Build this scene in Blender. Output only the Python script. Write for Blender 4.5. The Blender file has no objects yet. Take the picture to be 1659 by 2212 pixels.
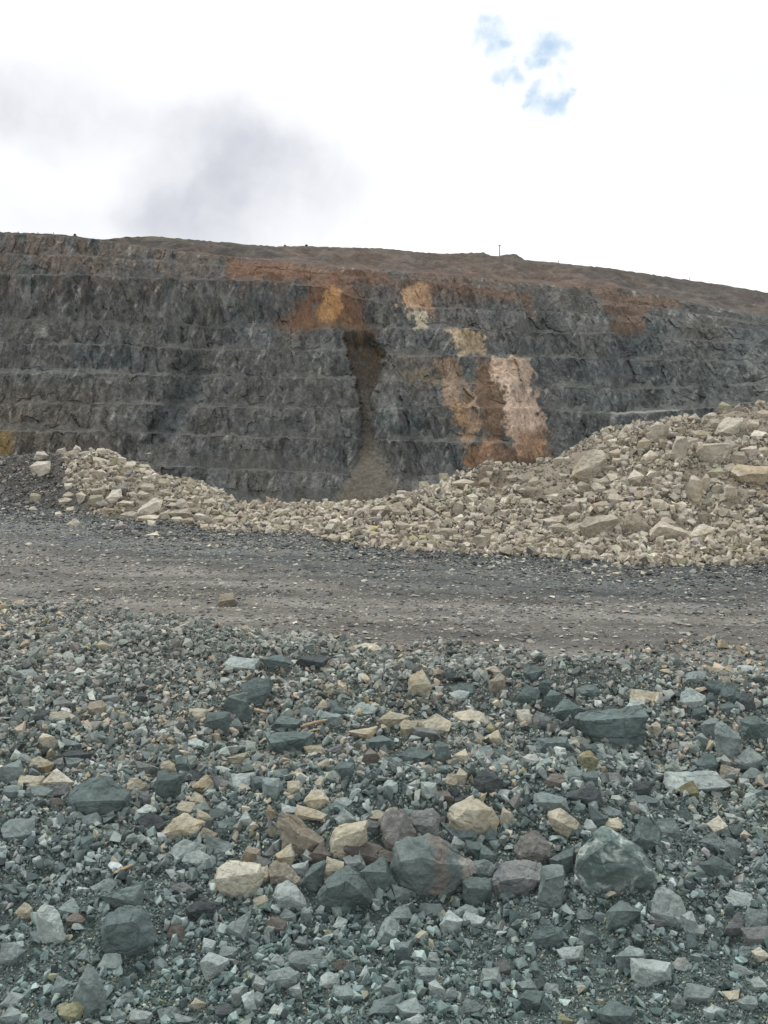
import bpy, bmesh, math, random
import numpy as np
from mathutils import Vector

S = bpy.context.scene
COL = S.collection
# ------------------------------------------------------------------ camera
W, H, FPX = 768.0, 1024.0, 887.0          # picture size and focal length (pixels)
CAM_H, HORIZON = 2.0, 380.0
PITCH = math.atan((H / 2 - HORIZON) / FPX)
cd = bpy.data.cameras.new('camera'); cam = bpy.data.objects.new('camera', cd); COL.objects.link(cam)
cam.location = (0, 0, CAM_H); cam.rotation_euler = (math.pi / 2 - PITCH, 0, 0)
cd.sensor_fit = 'VERTICAL'; cd.sensor_height = 24.0; cd.lens = 24.0 * FPX / H
cd.clip_start = 0.05; cd.clip_end = 6000
S.camera = cam
S.render.resolution_x, S.render.resolution_y = 768, 1024
S.view_settings.view_transform = 'Standard'; S.view_settings.look = 'None'
S.view_settings.exposure = 0.0; S.view_settings.gamma = 1.0
S.cycles.max_bounces = 5; S.cycles.diffuse_bounces = 3
S.cycles.use_adaptive_sampling = True
CT, ST = math.cos(PITCH), math.sin(PITCH)
FWD = np.array([0, CT, -ST]); UP = np.array([0, ST, CT]); RT = np.array([1.0, 0, 0]); EYE = np.array([0, 0, CAM_H])
def ray(px, py):
    px = np.asarray(px, float); py = np.asarray(py, float)
    xc = (px - W / 2) / FPX; yc = (H / 2 - py) / FPX
    return np.stack([xc, CT + yc * ST, -ST + yc * CT], -1)       # forward component = 1

# ------------------------------------------------------------------ sun and sky
SUN_EL, SUN_AZ = math.radians(56), math.radians(-28)        # az from +Y towards +X
sd = bpy.data.lights.new('sun', 'SUN'); sun = bpy.data.objects.new('sun', sd); COL.objects.link(sun)
sd.energy = 2.1; sd.angle = math.radians(11); sd.color = (1.0, 0.975, 0.935)
sv = Vector((math.sin(SUN_AZ) * math.cos(SUN_EL), math.cos(SUN_AZ) * math.cos(SUN_EL), math.sin(SUN_EL)))
sun.rotation_euler = (-sv).to_track_quat('-Z', 'Y').to_euler(); sun.location = sv * 50

world = bpy.data.worlds.new('World'); S.world = world; world.use_nodes = True
wt = world.node_tree; wt.nodes.clear()
class NT:
    """small helper for writing node trees"""
    def __init__(s, tree): s.t = tree
    def n(s, typ, **kw):
        nd = s.t.nodes.new(typ)
        for k, v in kw.items(): setattr(nd, k, v)
        return nd
    def put(s, sock, v):
        if hasattr(v, 'is_output'): s.t.links.new(v, sock)
        elif v is not None:
            if isinstance(v, (tuple, list)) and len(v) == 3 and sock.type == 'RGBA': v = (*v, 1)
            sock.default_value = v
    def math(s, op, a, b=None, c=None, clamp=False):
        nd = s.n('ShaderNodeMath', operation=op, use_clamp=clamp)
        for i, v in enumerate((a, b, c)): s.put(nd.inputs[i], v) if v is not None else None
        return nd.outputs[0]
    def vmath(s, op, a, b=None, out=0):
        nd = s.n('ShaderNodeVectorMath', operation=op)
        s.put(nd.inputs[0], a)
        if b is not None: s.put(nd.inputs[1], b)
        return nd.outputs[out]
    def scale(s, v, k):
        nd = s.n('ShaderNodeVectorMath', operation='SCALE'); s.put(nd.inputs[0], v); s.put(nd.inputs['Scale'], k); return nd.outputs[0]
    def noise(s, vec, scale, detail=4, rough=.55, dist=0.0):
        nd = s.n('ShaderNodeTexNoise'); s.put(nd.inputs['Vector'], vec)
        nd.inputs['Scale'].default_value = scale; nd.inputs['Detail'].default_value = detail
        nd.inputs['Roughness'].default_value = rough; nd.inputs['Distortion'].default_value = dist
        return nd.outputs[0]
    def mr(s, v, a, b, c=0.0, d=1.0, smooth=True):
        nd = s.n('ShaderNodeMapRange'); nd.interpolation_type = 'SMOOTHSTEP' if smooth else 'LINEAR'
        s.put(nd.inputs[0], v)
        for i, x in enumerate((a, b, c, d)): nd.inputs[i + 1].default_value = x
        return nd.outputs[0]
    def mix(s, f, a, b, mode='MIX'):
        nd = s.n('ShaderNodeMix', data_type='RGBA', blend_type=mode)
        s.put(nd.inputs[0], f); s.put(nd.inputs[6], a); s.put(nd.inputs[7], b)
        return nd.outputs[2]
w = NT(wt)
sky = w.n('ShaderNodeTexSky', sky_type='NISHITA', sun_disc=False)
sky.sun_elevation = SUN_EL; sky.sun_rotation = SUN_AZ; sky.air_density = 1.0; sky.dust_density = 1.0
tc = w.n('ShaderNodeTexCoord').outputs['Generated']
nz = w.n('ShaderNodeTexNoise'); w.put(nz.inputs['Vector'], tc); nz.inputs['Scale'].default_value = 3.4
nz.inputs['Detail'].default_value = 5; nz.inputs['Roughness'].default_value = .55
warp = w.vmath('ADD', tc, w.scale(w.vmath('SUBTRACT', nz.outputs['Color'], (.5, .5, .5)), .17))
nf = w.n('ShaderNodeTexNoise'); w.put(nf.inputs['Vector'], tc); nf.inputs['Scale'].default_value = 42
nf.inputs['Detail'].default_value = 5
warp2 = w.vmath('ADD', tc, w.scale(w.vmath('SUBTRACT', nf.outputs['Color'], (.5, .5, .5)), .045))
def blob(px, py, r, soft, vec, sq=1.0):
    d = ray(px, py); d = d / np.linalg.norm(d)
    df = w.vmath('SUBTRACT', vec, tuple(d))
    df = w.vmath('MULTIPLY', df, (1.0, 1.0, sq))
    ln = w.vmath('LENGTH', df, out=1)
    return w.mr(ln, r * (1 - soft), r * (1 + soft), 1.0, 0.0)
q = 768 / 1659
grey = None
for (x, y, r, s_, k, sq) in [(-30, 235, .075, .8, .75, 1.8), (70, 262, .055, .8, .6, 1.9), (170, 275, .045, .85, .4, 1.8), (330, 262, .05, .8, .55, 1.9), (440, 285, .06, .8, .7, 1.7), (540, 325, .06, .8, .7, 1.7), (610, 350, .05, .85, .5, 1.8),
                             (460, 400, .07, .8, 1.3, 1.4), (440, 465, .05, .8, 1.3, 1.2), (570, 410, .07, .8, 1.2, 2.1), (690, 435, .06, .85, .7, 2.8), (520, 510, .06, .9, .6, 1.7), (170, 165, .04, .9, .35, 1.8), (20, 490, .08, .9, .3, 2.2), (190, 490, .08, .9, .3, 2.2), (620, 530, .08, .9, .4, 2.6),
                             (1640, 30, .08, .9, .5, 1), (1130, 545, .05, .9, .4, 1.4), (800, 30, .02, .9, .5, 1)]:
    b = w.math('MULTIPLY', blob(x * q, y * q, r, min(.95, s_ + .1), warp, sq), k * .72)
    grey = b if grey is None else w.math('ADD', grey, b)
grey = w.math('SUBTRACT', 1.0, w.math('POWER', 2.718, w.math('MULTIPLY', grey, -1.15)))
grey = w.math('MULTIPLY', grey, w.mr(w.noise(warp, 7.0, 6, .52), .3, .7, .45, 1.08))
grey = w.math('ADD', grey, w.math('MULTIPLY', w.mr(w.noise(tc, 2.6, 6), .45, .75), .2), clamp=True)
blue = None
for (x, y, r) in [(1060, 78, .020), (1085, 82, .012), (1190, 92, .021), (1160, 130, .013), (1185, 205, .019), (1160, 203, .012), (1098, 165, .014), (1100, 125, .008), (1215, 212, .008)]:
    b = blob(x * q, y * q, r, .75, warp2, 1.3)
    blue = b if blue is None else w.math('MAXIMUM', blue, b)
blue = w.math('MULTIPLY', blue, w.mr(w.noise(tc, 30, 5), .32, .62, .25, 1.0))
cloud = w.mix(grey, (11.5, 11.7, 11.8), (6.3, 6.45, 7.2))
skyc = w.mix(.62, sky.outputs[0], (5.2, 7.6, 9.8))
both = w.mix(w.math('MULTIPLY', blue, .85), cloud, skyc)
sepz = w.n('ShaderNodeSeparateXYZ'); w.put(sepz.inputs[0], tc)
lowmask = w.mr(sepz.outputs[2], -.02, -.12)
both = w.mix(lowmask, both, (1.6, 1.55, 1.5))
bg = w.n('ShaderNodeBackground'); w.put(bg.inputs[0], both); bg.inputs[1].default_value = 0.1
out = w.n('ShaderNodeOutputWorld'); wt.links.new(bg.outputs[0], out.inputs[0])

# ------------------------------------------------------------------ numeric helpers
RNG = np.random.default_rng(7)
def _hash(ix, iy, iz, seed):
    h = (ix.astype(np.int64) * 374761393 + iy.astype(np.int64) * 668265263 + iz.astype(np.int64) * 2147483647 + seed * 1274126177) & 0xFFFFFFFF
    h = ((h ^ (h >> 13)) * 1274126177) & 0xFFFFFFFF
    h = ((h ^ (h >> 16)) * 2246822519) & 0xFFFFFFFF
    return ((h ^ (h >> 13)) & 0xFFFFFF) / float(0xFFFFFF)
def vnoise(x, y, z=0.0, seed=0):
    x, y, z = np.broadcast_arrays(np.asarray(x, float), np.asarray(y, float), np.asarray(z, float))
    x0, y0, z0 = np.floor(x), np.floor(y), np.floor(z)
    fx, fy, fz = x - x0, y - y0, z - z0
    fx = fx * fx * (3 - 2 * fx); fy = fy * fy * (3 - 2 * fy); fz = fz * fz * (3 - 2 * fz)
    r = 0
    for dx in (0, 1):
        for dy in (0, 1):
            for dz in (0, 1):
                wgt = (fx if dx else 1 - fx) * (fy if dy else 1 - fy) * (fz if dz else 1 - fz)
                r = r + wgt * _hash(x0 + dx, y0 + dy, z0 + dz, seed)
    return r * 2 - 1
def fbm(x, y, z=0.0, seed=0, oct=4, gain=.5):
    a, r, f = 1.0, 0, 1.0
    for o in range(oct):
        r = r + a * vnoise(np.asarray(x) * f, np.asarray(y) * f, np.asarray(z) * f, seed + o * 17); a *= gain; f *= 2.03
    return r
def facets(x, y, sx, sy, seed, k=.5):
    """broken planar faces: every cell of an irregular mosaic is one tilted plane; also returns the cell's random number"""
    u, v = x / sx, y / sy; iu, iv = np.floor(u), np.floor(v); best = np.full(u.shape, 9.0); off = np.zeros(u.shape); rnd = np.zeros(u.shape)
    for a in (-1, 0, 1):
        for b in (-1, 0, 1):
            cu, cv = iu + a, iv + b
            px = cu + .5 + .9 * (_hash(cu, cv, cu * 0, seed) - .5); py = cv + .5 + .9 * (_hash(cu, cv, cu * 0, seed + 1) - .5)
            d = (u - px) ** 2 + (v - py) ** 2; m = d < best
            h = (_hash(cu, cv, cu * 0, seed + 2) - .5) + (u - px) * 2.2 * k * (_hash(cu, cv, cu * 0, seed + 3) - .5) + (v - py) * 1.6 * k * (_hash(cu, cv, cu * 0, seed + 4) - .5)
            off = np.where(m, h, off); rnd = np.where(m, _hash(cu, cv, cu * 0, seed + 5), rnd); best = np.where(m, d, best)
    return off, rnd
def sm(a, b, v):
    t = np.clip((v - a) / (b - a), 0, 1); return t * t * (3 - 2 * t)
def interp(pts, x):
    p = np.array(pts, float); return np.interp(x, p[:, 0], p[:, 1])
def poly_dist(poly, x, y):
    """signed distance to a polygon: negative inside"""
    p = np.array(poly, float); n = len(p)
    d = np.full(x.shape, 1e9); ins = np.zeros(x.shape, bool)
    for i in range(n):
        a, b = p[i], p[(i + 1) % n]
        ab = b - a; t = np.clip(((x - a[0]) * ab[0] + (y - a[1]) * ab[1]) / (ab @ ab + 1e-9), 0, 1)
        d = np.minimum(d, np.hypot(x - a[0] - t * ab[0], y - a[1] - t * ab[1]))
        c = (a[1] > y) != (b[1] > y)
        with np.errstate(divide='ignore', invalid='ignore'):
            xi = (b[0] - a[0]) * (y - a[1]) / (b[1] - a[1] + 1e-12) + a[0]
        ins ^= c & (x < xi)
    return np.where(ins, -d, d)
def mesh_from(name, verts, faces, mat, col=None, smooth=False, parent=None, fcol=None):
    """faces: int array [n,3] or [n,4]"""
    me = bpy.data.meshes.new(name)
    nv, (nf_, k) = len(verts), faces.shape
    me.vertices.add(nv); me.vertices.foreach_set('co', np.ascontiguousarray(verts, np.float32).ravel())
    me.loops.add(nf_ * k); me.loops.foreach_set('vertex_index', np.ascontiguousarray(faces, np.int32).ravel())
    me.polygons.add(nf_); me.polygons.foreach_set('loop_start', np.arange(0, nf_ * k, k, dtype=np.int32))
    me.update(calc_edges=True)
    me.polygons.foreach_set('use_smooth', np.full(nf_, smooth, bool))
    if col is not None:
        at = me.attributes.new('tone', 'FLOAT_COLOR', 'POINT')
        c4 = np.ones((nv, 4), np.float32); c4[:, :3] = col
        at.data.foreach_set('color', c4.ravel())
    if mat: me.materials.append(mat)
    o = bpy.data.objects.new(name, me); COL.objects.link(o)
    if parent is not None: o.parent = parent
    return o
def grid_faces(nr, nc):
    i = np.arange(nr * nc).reshape(nr, nc)
    return np.stack([i[:-1, :-1], i[:-1, 1:], i[1:, 1:], i[1:, :-1]], -1).reshape(-1, 4)
def thing(o, label, cat, group=None):
    o['label'] = label; o['category'] = cat
    if group: o['group'] = group
def kind(o, k): o['kind'] = k

# ------------------------------------------------------------------ materials
def new_mat(name):
    m = bpy.data.materials.new(name); m.use_nodes = True; m.node_tree.nodes.clear()
    t = NT(m.node_tree)
    b = t.n('ShaderNodeBsdfPrincipled'); o = t.n('ShaderNodeOutputMaterial')
    m.node_tree.links.new(b.outputs[0], o.inputs[0]); b.inputs['Roughness'].default_value = .92
    b.inputs['Specular IOR Level'].default_value = .22
    return m, t, b
def bump(t, b, h, strength, dist):
    nd = t.n('ShaderNodeBump'); nd.inputs['Strength'].default_value = strength; nd.inputs['Distance'].default_value = dist
    t.put(nd.inputs['Height'], h); t.put(b.inputs['Normal'], nd.outputs[0])
def tone_mat(name, sc, lo=.7, hi=1.3, fine=None, bs=.5, bd=.01, stretch=(1, 1, 1), spec=.22):
    """colour comes from the point colour 'tone', mottled by two noises"""
    m, t, b = new_mat(name)
    at = t.n('ShaderNodeAttribute', attribute_name='tone')
    pos = t.vmath('MULTIPLY', t.n('ShaderNodeNewGeometry').outputs['Position'], stretch)
    n1 = t.noise(pos, sc, 6, .6); n2 = t.noise(pos, fine or sc * 5, 4, .65)
    k = t.math('MULTIPLY', t.mr(n1, .3, .7, lo, hi, False), t.mr(n2, .25, .75, lo, hi, False))
    t.put(b.inputs['Base Color'], t.scale(at.outputs['Color'], k))
    b.inputs['Specular IOR Level'].default_value = spec
    bump(t, b, t.math('ADD', n1, t.math('MULTIPLY', n2, .5)), bs, bd)
    return m
# ------------------------------------------------------------------ near terrain (gravel bank, road, mound, drop into the pit)
Q = 768 / 1659.0
def pts(*a): return [(x * Q, y * Q) for x, y in a]
BASE_PX = pts((-600, 1080), (0, 1088), (60, 1098), (130, 1104), (300, 1130), (480, 1140), (640, 1147), (720, 1163), (830, 1183), (1000, 1190), (1150, 1200), (1250, 1210), (1400, 1222), (1659, 1215), (2300, 1215))
RIDGE_PX = pts((-600, 1000), (0, 998), (40, 996), (75, 988), (150, 975), (230, 985), (300, 1012), (370, 1047), (430, 1071), (520, 1096), (600, 1105), (720, 1112), (770, 1110), (830, 1097), (870, 1082), (940, 1058), (1000, 1039), (1130, 1015), (1200, 1000), (1260, 976), (1320, 948), (1400, 928), (1480, 902), (1560, 887), (1659, 872), (2300, 840))
NEAR_PX = pts((-600, 1320), (0, 1328), (200, 1338), (400, 1358), (600, 1388), (800, 1408), (1000, 1428), (1200, 1442), (1659, 1446), (2300, 1450))
RUN = [(-300, 2.2), (0, 2.2), (110, 2.2), (230, 1.6), (333, 1.1), (400, 1.6), (500, 2.4), (620, 3.2), (768, 3.5), (1100, 3.6)]
def flat_Y(px, py):
    d = ray(px, py); return d[..., 1] * CAM_H / -d[..., 2]
def z_at(px, py, Y):
    d = ray(px, py); return CAM_H + d[..., 2] / d[..., 1] * Y
def bearing(X, Y): return W / 2 + FPX * X / (np.asarray(Y) * CT + CAM_H * ST)
def heights(X, Y, detail=True):
    X = np.asarray(X, float); Y = np.asarray(Y, float)
    b = np.clip(bearing(X, Y), -290, 1060)
    wob = 6 * fbm(b / 60, 0, 0, 5, 2)
    yb = flat_Y(b, interp(BASE_PX, b))
    yr = yb + interp(RUN, b)
    zr = z_at(b, interp(RIDGE_PX, b), yr)
    t = np.clip((Y - yb) / (yr - yb), 0, 1)
    z = zr * (0.55 * t + 0.45 * sm(0, 1, t))
    past = np.clip(Y - yr - .25, 0, None)
    z = z - past * .75 * sm(0, 2.5, past)
    z = np.maximum(z, -35.5)
    yn = flat_Y(b, interp(NEAR_PX, b))
    # bank crest beside the road, and the low heap of big stones nearer the camera
    z = z + .10 * sm(250, 520, b) * np.exp(-((Y - yn + .75) / .5) ** 2) + .05 * np.exp(-((Y - yn + .6) / .6) ** 2)
    z = z + .13 * np.exp(-((Y - 3.95 - .1 * np.sin(X * 2)) / .42) ** 2) * sm(1.4, .6, np.abs(X - .15))
    z = z + .08 * np.exp(-((Y - 3.3) / .35) ** 2) * sm(.3, 1.0, X) + .07 * np.exp(-((Y - 5.3) / .5) ** 2)
    if detail:
        bank = sm(yn + .3, yn - .6, Y); heap = sm(yb - .3, yb + .8, Y)
        z = z + (bank * .05 + .012 + heap * .10) * fbm(X * 1.3, Y * 1.3, 0, 11, 4) + bank * .018 * fbm(X * 7, Y * 7, 0, 12, 3)
        tr = (1 - bank) * (1 - heap)
        z = z + tr * (.02 * fbm(X * .35, Y * 2.2, 0, 14, 3) + .012 * fbm(X * .15, Y * 4, 0, 15, 3))
    return z
def ground_hit(px, py, zoff=0.0):
    """distance along the picture ray (forward metres) to the ground"""
    d = ray(px, py); f = np.arange(1.2, 26, .01)
    P = EYE + d * f[:, None]
    below = P[:, 2] < heights(P[:, 0], P[:, 1]) + zoff
    i = np.argmax(below) if below.any() else len(f) - 1
    return f[i]

SOIL_GREEN = np.array([.058, .078, .073]); SOIL_ROAD = np.array([.152, .147, .131]); SOIL_BLUE = np.array([.090, .098, .096])
SOIL_DARK = np.array([.042, .045, .045]); SOIL_BROWN = np.array([.125, .102, .074]); SOIL_TAN = np.array([.215, .188, .148])
def zone(X, Y):
    b = np.clip(bearing(X, Y), -290, 1060)
    yb = flat_Y(b, interp(BASE_PX, b)); yn = flat_Y(b, interp(NEAR_PX, b)); yr = yb + interp(RUN, b)
    return b, yn, yb, yr
def soil(X, Y):
    b, yn, yb, yr = zone(X, Y)
    n1 = fbm(X * .8, Y * .8, 0, 21, 4); n2 = fbm(X * .45, Y * 2.6, 0, 22, 4); n3 = fbm(X * 3, Y * 3, 0, 23, 3)
    t = (Y - yn) / (yb - yn)                                     # 0 at the near road edge, 1 at the foot of the mound
    c = np.ones(X.shape + (3,)) * SOIL_GREEN
    warm = sm(3.6, 5.6, Y + .5 * n1)[..., None]
    c = c * (1 - warm) + warm * (np.array([.082, .090, .084]))
    road = sm(-.06, .06, t + .07 * n1)[..., None]
    rb = sm(.62, .40, t + .12 * n2 + .05 * n3)[..., None]         # brown dusty near half, blue grey far half
    rc = SOIL_BLUE * (1 - rb) + SOIL_ROAD * rb
    streak = sm(.0, .5, n2 + .4 * n3)[..., None] * .5
    rc = rc * (1 - streak) + np.array([.110, .101, .085]) * streak
    n4 = fbm(X * .13 + .03 * Y, Y * 3.4, 0, 25, 4); rc = rc * (1 + .38 * np.clip(n4, -.9, .9))[..., None]
    for tc_, tw_ in ((.20, .030), (.31, .025), (.47, .035), (.60, .03)):
        wv = np.exp(-((t - tc_ - .03 * np.sin(X * .35 + tc_ * 20) - .03 * n1) / tw_) ** 2) * sm(-.7, .2, n2 + .3)
        rc = rc * (1 - .30 * wv)[..., None]
    c = c * (1 - road) + rc * road
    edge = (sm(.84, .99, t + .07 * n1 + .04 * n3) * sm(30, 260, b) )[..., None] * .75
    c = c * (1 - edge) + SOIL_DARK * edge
    heap = sm(.985, 1.05, t + .02 * n3)[..., None]
    brown = sm(-.25, .3, n1)[..., None]
    hc = SOIL_TAN * (1 - brown) + SOIL_BROWN * brown
    dark = sm(78, 52, b + 8 * n1 - 30 * np.clip(1 - (Y - yb) / (yr - yb), 0, 1))[..., None]
    hc = hc * (1 - dark) + np.array([.07, .066, .058]) * dark
    c = c * (1 - heap) + hc * heap
    far = sm(yr + 1, yr + 6, Y)[..., None]
    return c * (1 - far) + np.array([.12, .115, .11]) * far

bx = np.concatenate([np.arange(-3600, -280, 60.0), np.arange(-280, -40, 12.0), np.arange(-40, 810, 2.6), np.arange(810, 1060, 12.0), np.arange(1060, 4400, 60.0)])
m_soil = tone_mat('loose_soil', 14, .74, 1.26, 70, .7, .012)
yn = flat_Y(bx, interp(NEAR_PX, bx)); yb = flat_Y(bx, interp(BASE_PX, bx)); yr = yb + interp(RUN, bx)
def sheet(name, Yg, mat, label=None):
    Bg = np.broadcast_to(bx, Yg.shape)
    Xg = (Bg - W / 2) / FPX * (Yg * CT + CAM_H * ST)
    Zg = heights(Xg, Yg)
    V = np.stack([Xg, Yg, Zg], -1).reshape(-1, 3)
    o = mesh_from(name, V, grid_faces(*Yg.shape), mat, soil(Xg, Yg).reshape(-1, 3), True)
    kind(o, 'structure')
    return o
gxs = np.concatenate([np.arange(-32, -6, .5), np.arange(-6, 6, .022), np.arange(6, 32.1, .5)])
gyn = np.full(gxs.shape, 7.0)
for it in range(12): bb_ = np.clip(bearing(gxs, gyn), -290, 1060); gyn = .5 * gyn + .5 * flat_Y(bb_, interp(NEAR_PX, bb_))
tt = np.concatenate([np.linspace(0, .42, 30)[:-1], np.linspace(.42, 1, 290)])[:, None]      # from well behind the viewer to the road
Yg = -4.0 + (gyn + .05 + 4.0) * tt; Xg = np.broadcast_to(gxs, Yg.shape)
Zg_ = np.where(Yg > .3, heights(Xg, np.maximum(Yg, .3)), heights(Xg, np.full(Yg.shape, .3))) - .006 * (tt > .99)
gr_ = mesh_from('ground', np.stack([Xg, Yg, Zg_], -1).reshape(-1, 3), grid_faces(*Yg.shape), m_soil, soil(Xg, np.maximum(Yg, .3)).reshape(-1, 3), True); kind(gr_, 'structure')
tt = np.linspace(0, 1, 190)[:, None]
sheet('road', yn + (yb - yn) * tt, m_soil)
tt = np.linspace(0, 1, 130)[:, None]; t2 = (np.linspace(0, 1, 60)[1:, None]) ** 2.2
sheet('mound', np.concatenate([yb + (yr + .4 - yb) * tt, yr + .4 + 75 * t2]), m_soil)
# ------------------------------------------------------------------ the quarry wall far across the pit
def L(*a): return pts(*a)
LIPS = [
 L((-500, 496), (0, 503), (165, 511), (235, 520), (300, 531), (390, 543), (480, 552), (600, 563), (700, 575), (830, 583), (960, 593), (1050, 601), (1200, 616), (1330, 621), (1440, 640), (1500, 655), (1659, 685), (2200, 760)),
 L((-500, 545), (0, 549), (200, 553), (300, 562), (480, 574), (600, 582), (700, 592), (830, 602), (1000, 614), (1200, 634), (1400, 660), (1659, 700), (2200, 772)),
 L((-500, 592), (0, 594), (180, 595), (350, 603), (600, 607), (700, 625), (830, 660), (1000, 668), (1200, 673), (1400, 685), (1659, 716), (2200, 778)),
 L((-500, 682), (0, 690), (300, 700), (480, 708), (740, 710), (965, 710), (1040, 715), (1320, 721), (1659, 745), (2200, 790)),
 L((-500, 735), (0, 742), (250, 745), (430, 755), (740, 757), (830, 765), (960, 769), (1140, 772), (1300, 775), (1480, 778), (1659, 790), (2200, 810)),
 L((-500, 796), (0, 804), (240, 807), (480, 815), (750, 818), (1000, 829), (1140, 833), (1350, 840), (1659, 832), (2200, 835)),
 L((-500, 862), (0, 870), (320, 873), (440, 880), (760, 884), (1000, 880), (1130, 880), (1290, 893), (1330, 896), (1455, 889), (1659, 868), (2200, 860)),
 L((-500, 925), (0, 931), (270, 935), (420, 940), (560, 945), (780, 950), (1000, 955), (1180, 958), (1270, 960), (1659, 965), (2200, 965)),
 L((-500, 990), (0, 1000), (390, 1008), (640, 1020), (760, 1026), (900, 1030), (1200, 1030), (1659, 1040), (2200, 1040)),
 L((-500, 1097), (2200, 1097)),
]
cx = np.concatenate([np.arange(-230, -30, 4.0), np.arange(-30, 800, .8), np.arange(800, 1010, 4.0)])
cxi = cx / Q                                            # in the 1659-wide coordinates used for tracing
bay = 7 * fbm(cx / 130, 0, 0, 41, 3) + 3.0 * fbm(cx / 30, 0, 0, 42, 2)
CHW = [30, 30, 34, 46, 40, 26, 20, 22, 40, 60]
D9 = 262.0
Dk, Zk, Tw, Sc = [], [], [], []
for k in range(10):
    y = interp(LIPS[k], cx)
    if 0 < k < 9: y = y + .9 * fbm(cx / 14, k * 3.7, 0, 51, 4) + .5 * vnoise(cx / 2.5, k * 1.3, 0, 52)
    D = D9 + (9 - k) * 9.0 + bay * (1 if k < 9 else .3) + (5 if 2 < k < 9 else 0) * np.clip(1.15 - np.abs(cxi - [780, 780, 775, 772, 782, 791, 793, 798, 800, 800][k] - 2 * fbm(cx / 8, k, 0, 43, 2)) / CHW[k], 0, 1)
    if k >= 6: D = D - 15 * sm(1290, 1330, cxi) * sm(1490, 1440, cxi)
    Dk.append(D); d = ray(cx, y); Zk.append(CAM_H + d[..., 2] / d[..., 1] * D)
    tw = 2.6 + 1.0 * fbm(cx / 25, k * 5.1, 0, 55, 3)
    fade = 1.0
    if k == 6: tw = tw + 15 * sm(1290, 1330, cxi) * sm(1490, 1440, cxi)
    if k in (1, 2): tw = tw * (.6 + .4 * sm(700, 400, cxi))
    Tw.append(np.clip(tw, 1.0, None))
    sc_ = 1.3 + 1.3 * fbm(cx / 22, k * 2.9, 0, 57, 3) + np.clip(3.0 * fbm(cx / 9, k * 7.7, 0, 58, 2), 0, 3)
    if k == 9: sc_ = sc_ + 3 + 17 * np.exp(-((cxi - 800) / 62) ** 2)
    if k == 8: sc_ = sc_ + 5 * np.exp(-((cxi - 800) / 40) ** 2) + 4 * np.exp(-((cxi - 560) / 140) ** 2)
    if k == 3: sc_ = sc_ + 11 * np.clip(1 - np.abs(cxi - 705) / 95, 0, 1) + 7 * np.clip(1 - np.abs(cxi - 358) / 40, 0, 1) + 15 * np.clip(1 - np.abs(cxi - 1360) / 55, 0, 1)
    if k not in (9, 8):
        brk = sm(-.55, .0, fbm(cx / 38, k * 4.3, 0, 59, 3)); Tw[-1] = Tw[-1] * (.12 + .88 * brk); sc_ = sc_ * (.3 + .8 * brk)
    Sc.append(np.clip(sc_, .3, None))
rowsD, rowsZ, rowsF = [], [], []
for k in range(9):
    n = 30 if k not in (0, 1) else 16
    if k == 2: n = 36
    hgt = Zk[k] - Zk[k + 1]
    sc_ = np.minimum(Sc[k + 1], hgt * .62)
    topD, topZ = Dk[k], Zk[k]
    tD, tZ = np.minimum(Dk[k + 1] + Tw[k + 1] + sc_ * .35, Dk[k] + 3), Zk[k + 1] + sc_
    tD = np.minimum(tD, Dk[k + 1] + np.maximum(9 + bay * 0, 0) + Tw[k + 1])
    mD, mZ = Dk[k + 1] + np.minimum(Tw[k + 1], 16) * .35 * (1 if k < 8 else 0) + (Tw[k + 1] - np.minimum(Tw[k + 1], 6)) * .9, Zk[k + 1] + .25
    for i in range(n):
        s = i / n
        rowsD.append(topD + (tD - topD) * (s ** .9)); rowsZ.append(topZ + (tZ - topZ) * s); rowsF.append(np.full(cx.shape, min(1, (i + .4) / 3)))
    for i in range(7):
        s = i / 7
        rowsD.append(tD + (mD - tD) * s); rowsZ.append(tZ + (mZ - tZ) * s); rowsF.append(np.full(cx.shape, .35 * (1 - s) + .06))
    for i in range(3):
        s = i / 3
        rowsD.append(mD + (Dk[k + 1] - mD) * s); rowsZ.append(mZ + (Zk[k + 1] - mZ) * s); rowsF.append(np.full(cx.shape, .05))
rowsD.append(Dk[9]); rowsZ.append(Zk[9]); rowsF.append(np.full(cx.shape, .05))
rowsD.append(Dk[9] - 60); rowsZ.append(Zk[9] - .2); rowsF.append(np.full(cx.shape, 0.0))
rowsD.append(Dk[9] - 215); rowsZ.append(Zk[9] - .2); rowsF.append(np.full(cx.shape, 0.0))
Dg, Zg, Fg = np.array(rowsD), np.array(rowsZ), np.array(rowsF)
U = (cx - W / 2) / FPX
Xw = U * (Dg * CT - (Zg - CAM_H) * ST)
rib = fbm(Xw / 2.8 + .10 * Zg, Zg / 20, Dg / 60, 61, 4, .55)
rib2 = np.abs(fbm(Xw / 9 - .25 * Zg / 3, Zg / 14, 0, 62, 4, .55))
blk = fbm(Xw / 2.0, Zg / 2.2, 0, 63, 3, .6)
slant = np.abs(fbm((Xw + .55 * Zg) / 6.5, (Zg - .3 * Xw) / 22, 0, 64, 3))
smooth_chute = 1.0
wxx = Xw + .16 * Zg + .5 * blk; wzz = Zg - .12 * Xw + .7 * rib
fa, ra = facets(wxx, wzz, 4.2, 15.0, 201, .4); fb_, rb_ = facets(wxx, wzz, 1.6, 5.5, 211, .4); fc_, rc_ = facets(Xw + .3 * blk, wzz, .85, 1.9, 221, .3)
disp = Fg * smooth_chute * (.95 * fa + .50 * fb_ + .20 * fc_ + .24 * rib + .12 * blk)
PX0 = np.broadcast_to(cxi, Dg.shape); PY0 = (H / 2 - FPX * ((Zg - CAM_H) * CT + Dg * ST) / (Dg * CT - (Zg - CAM_H) * ST)) / Q
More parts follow.
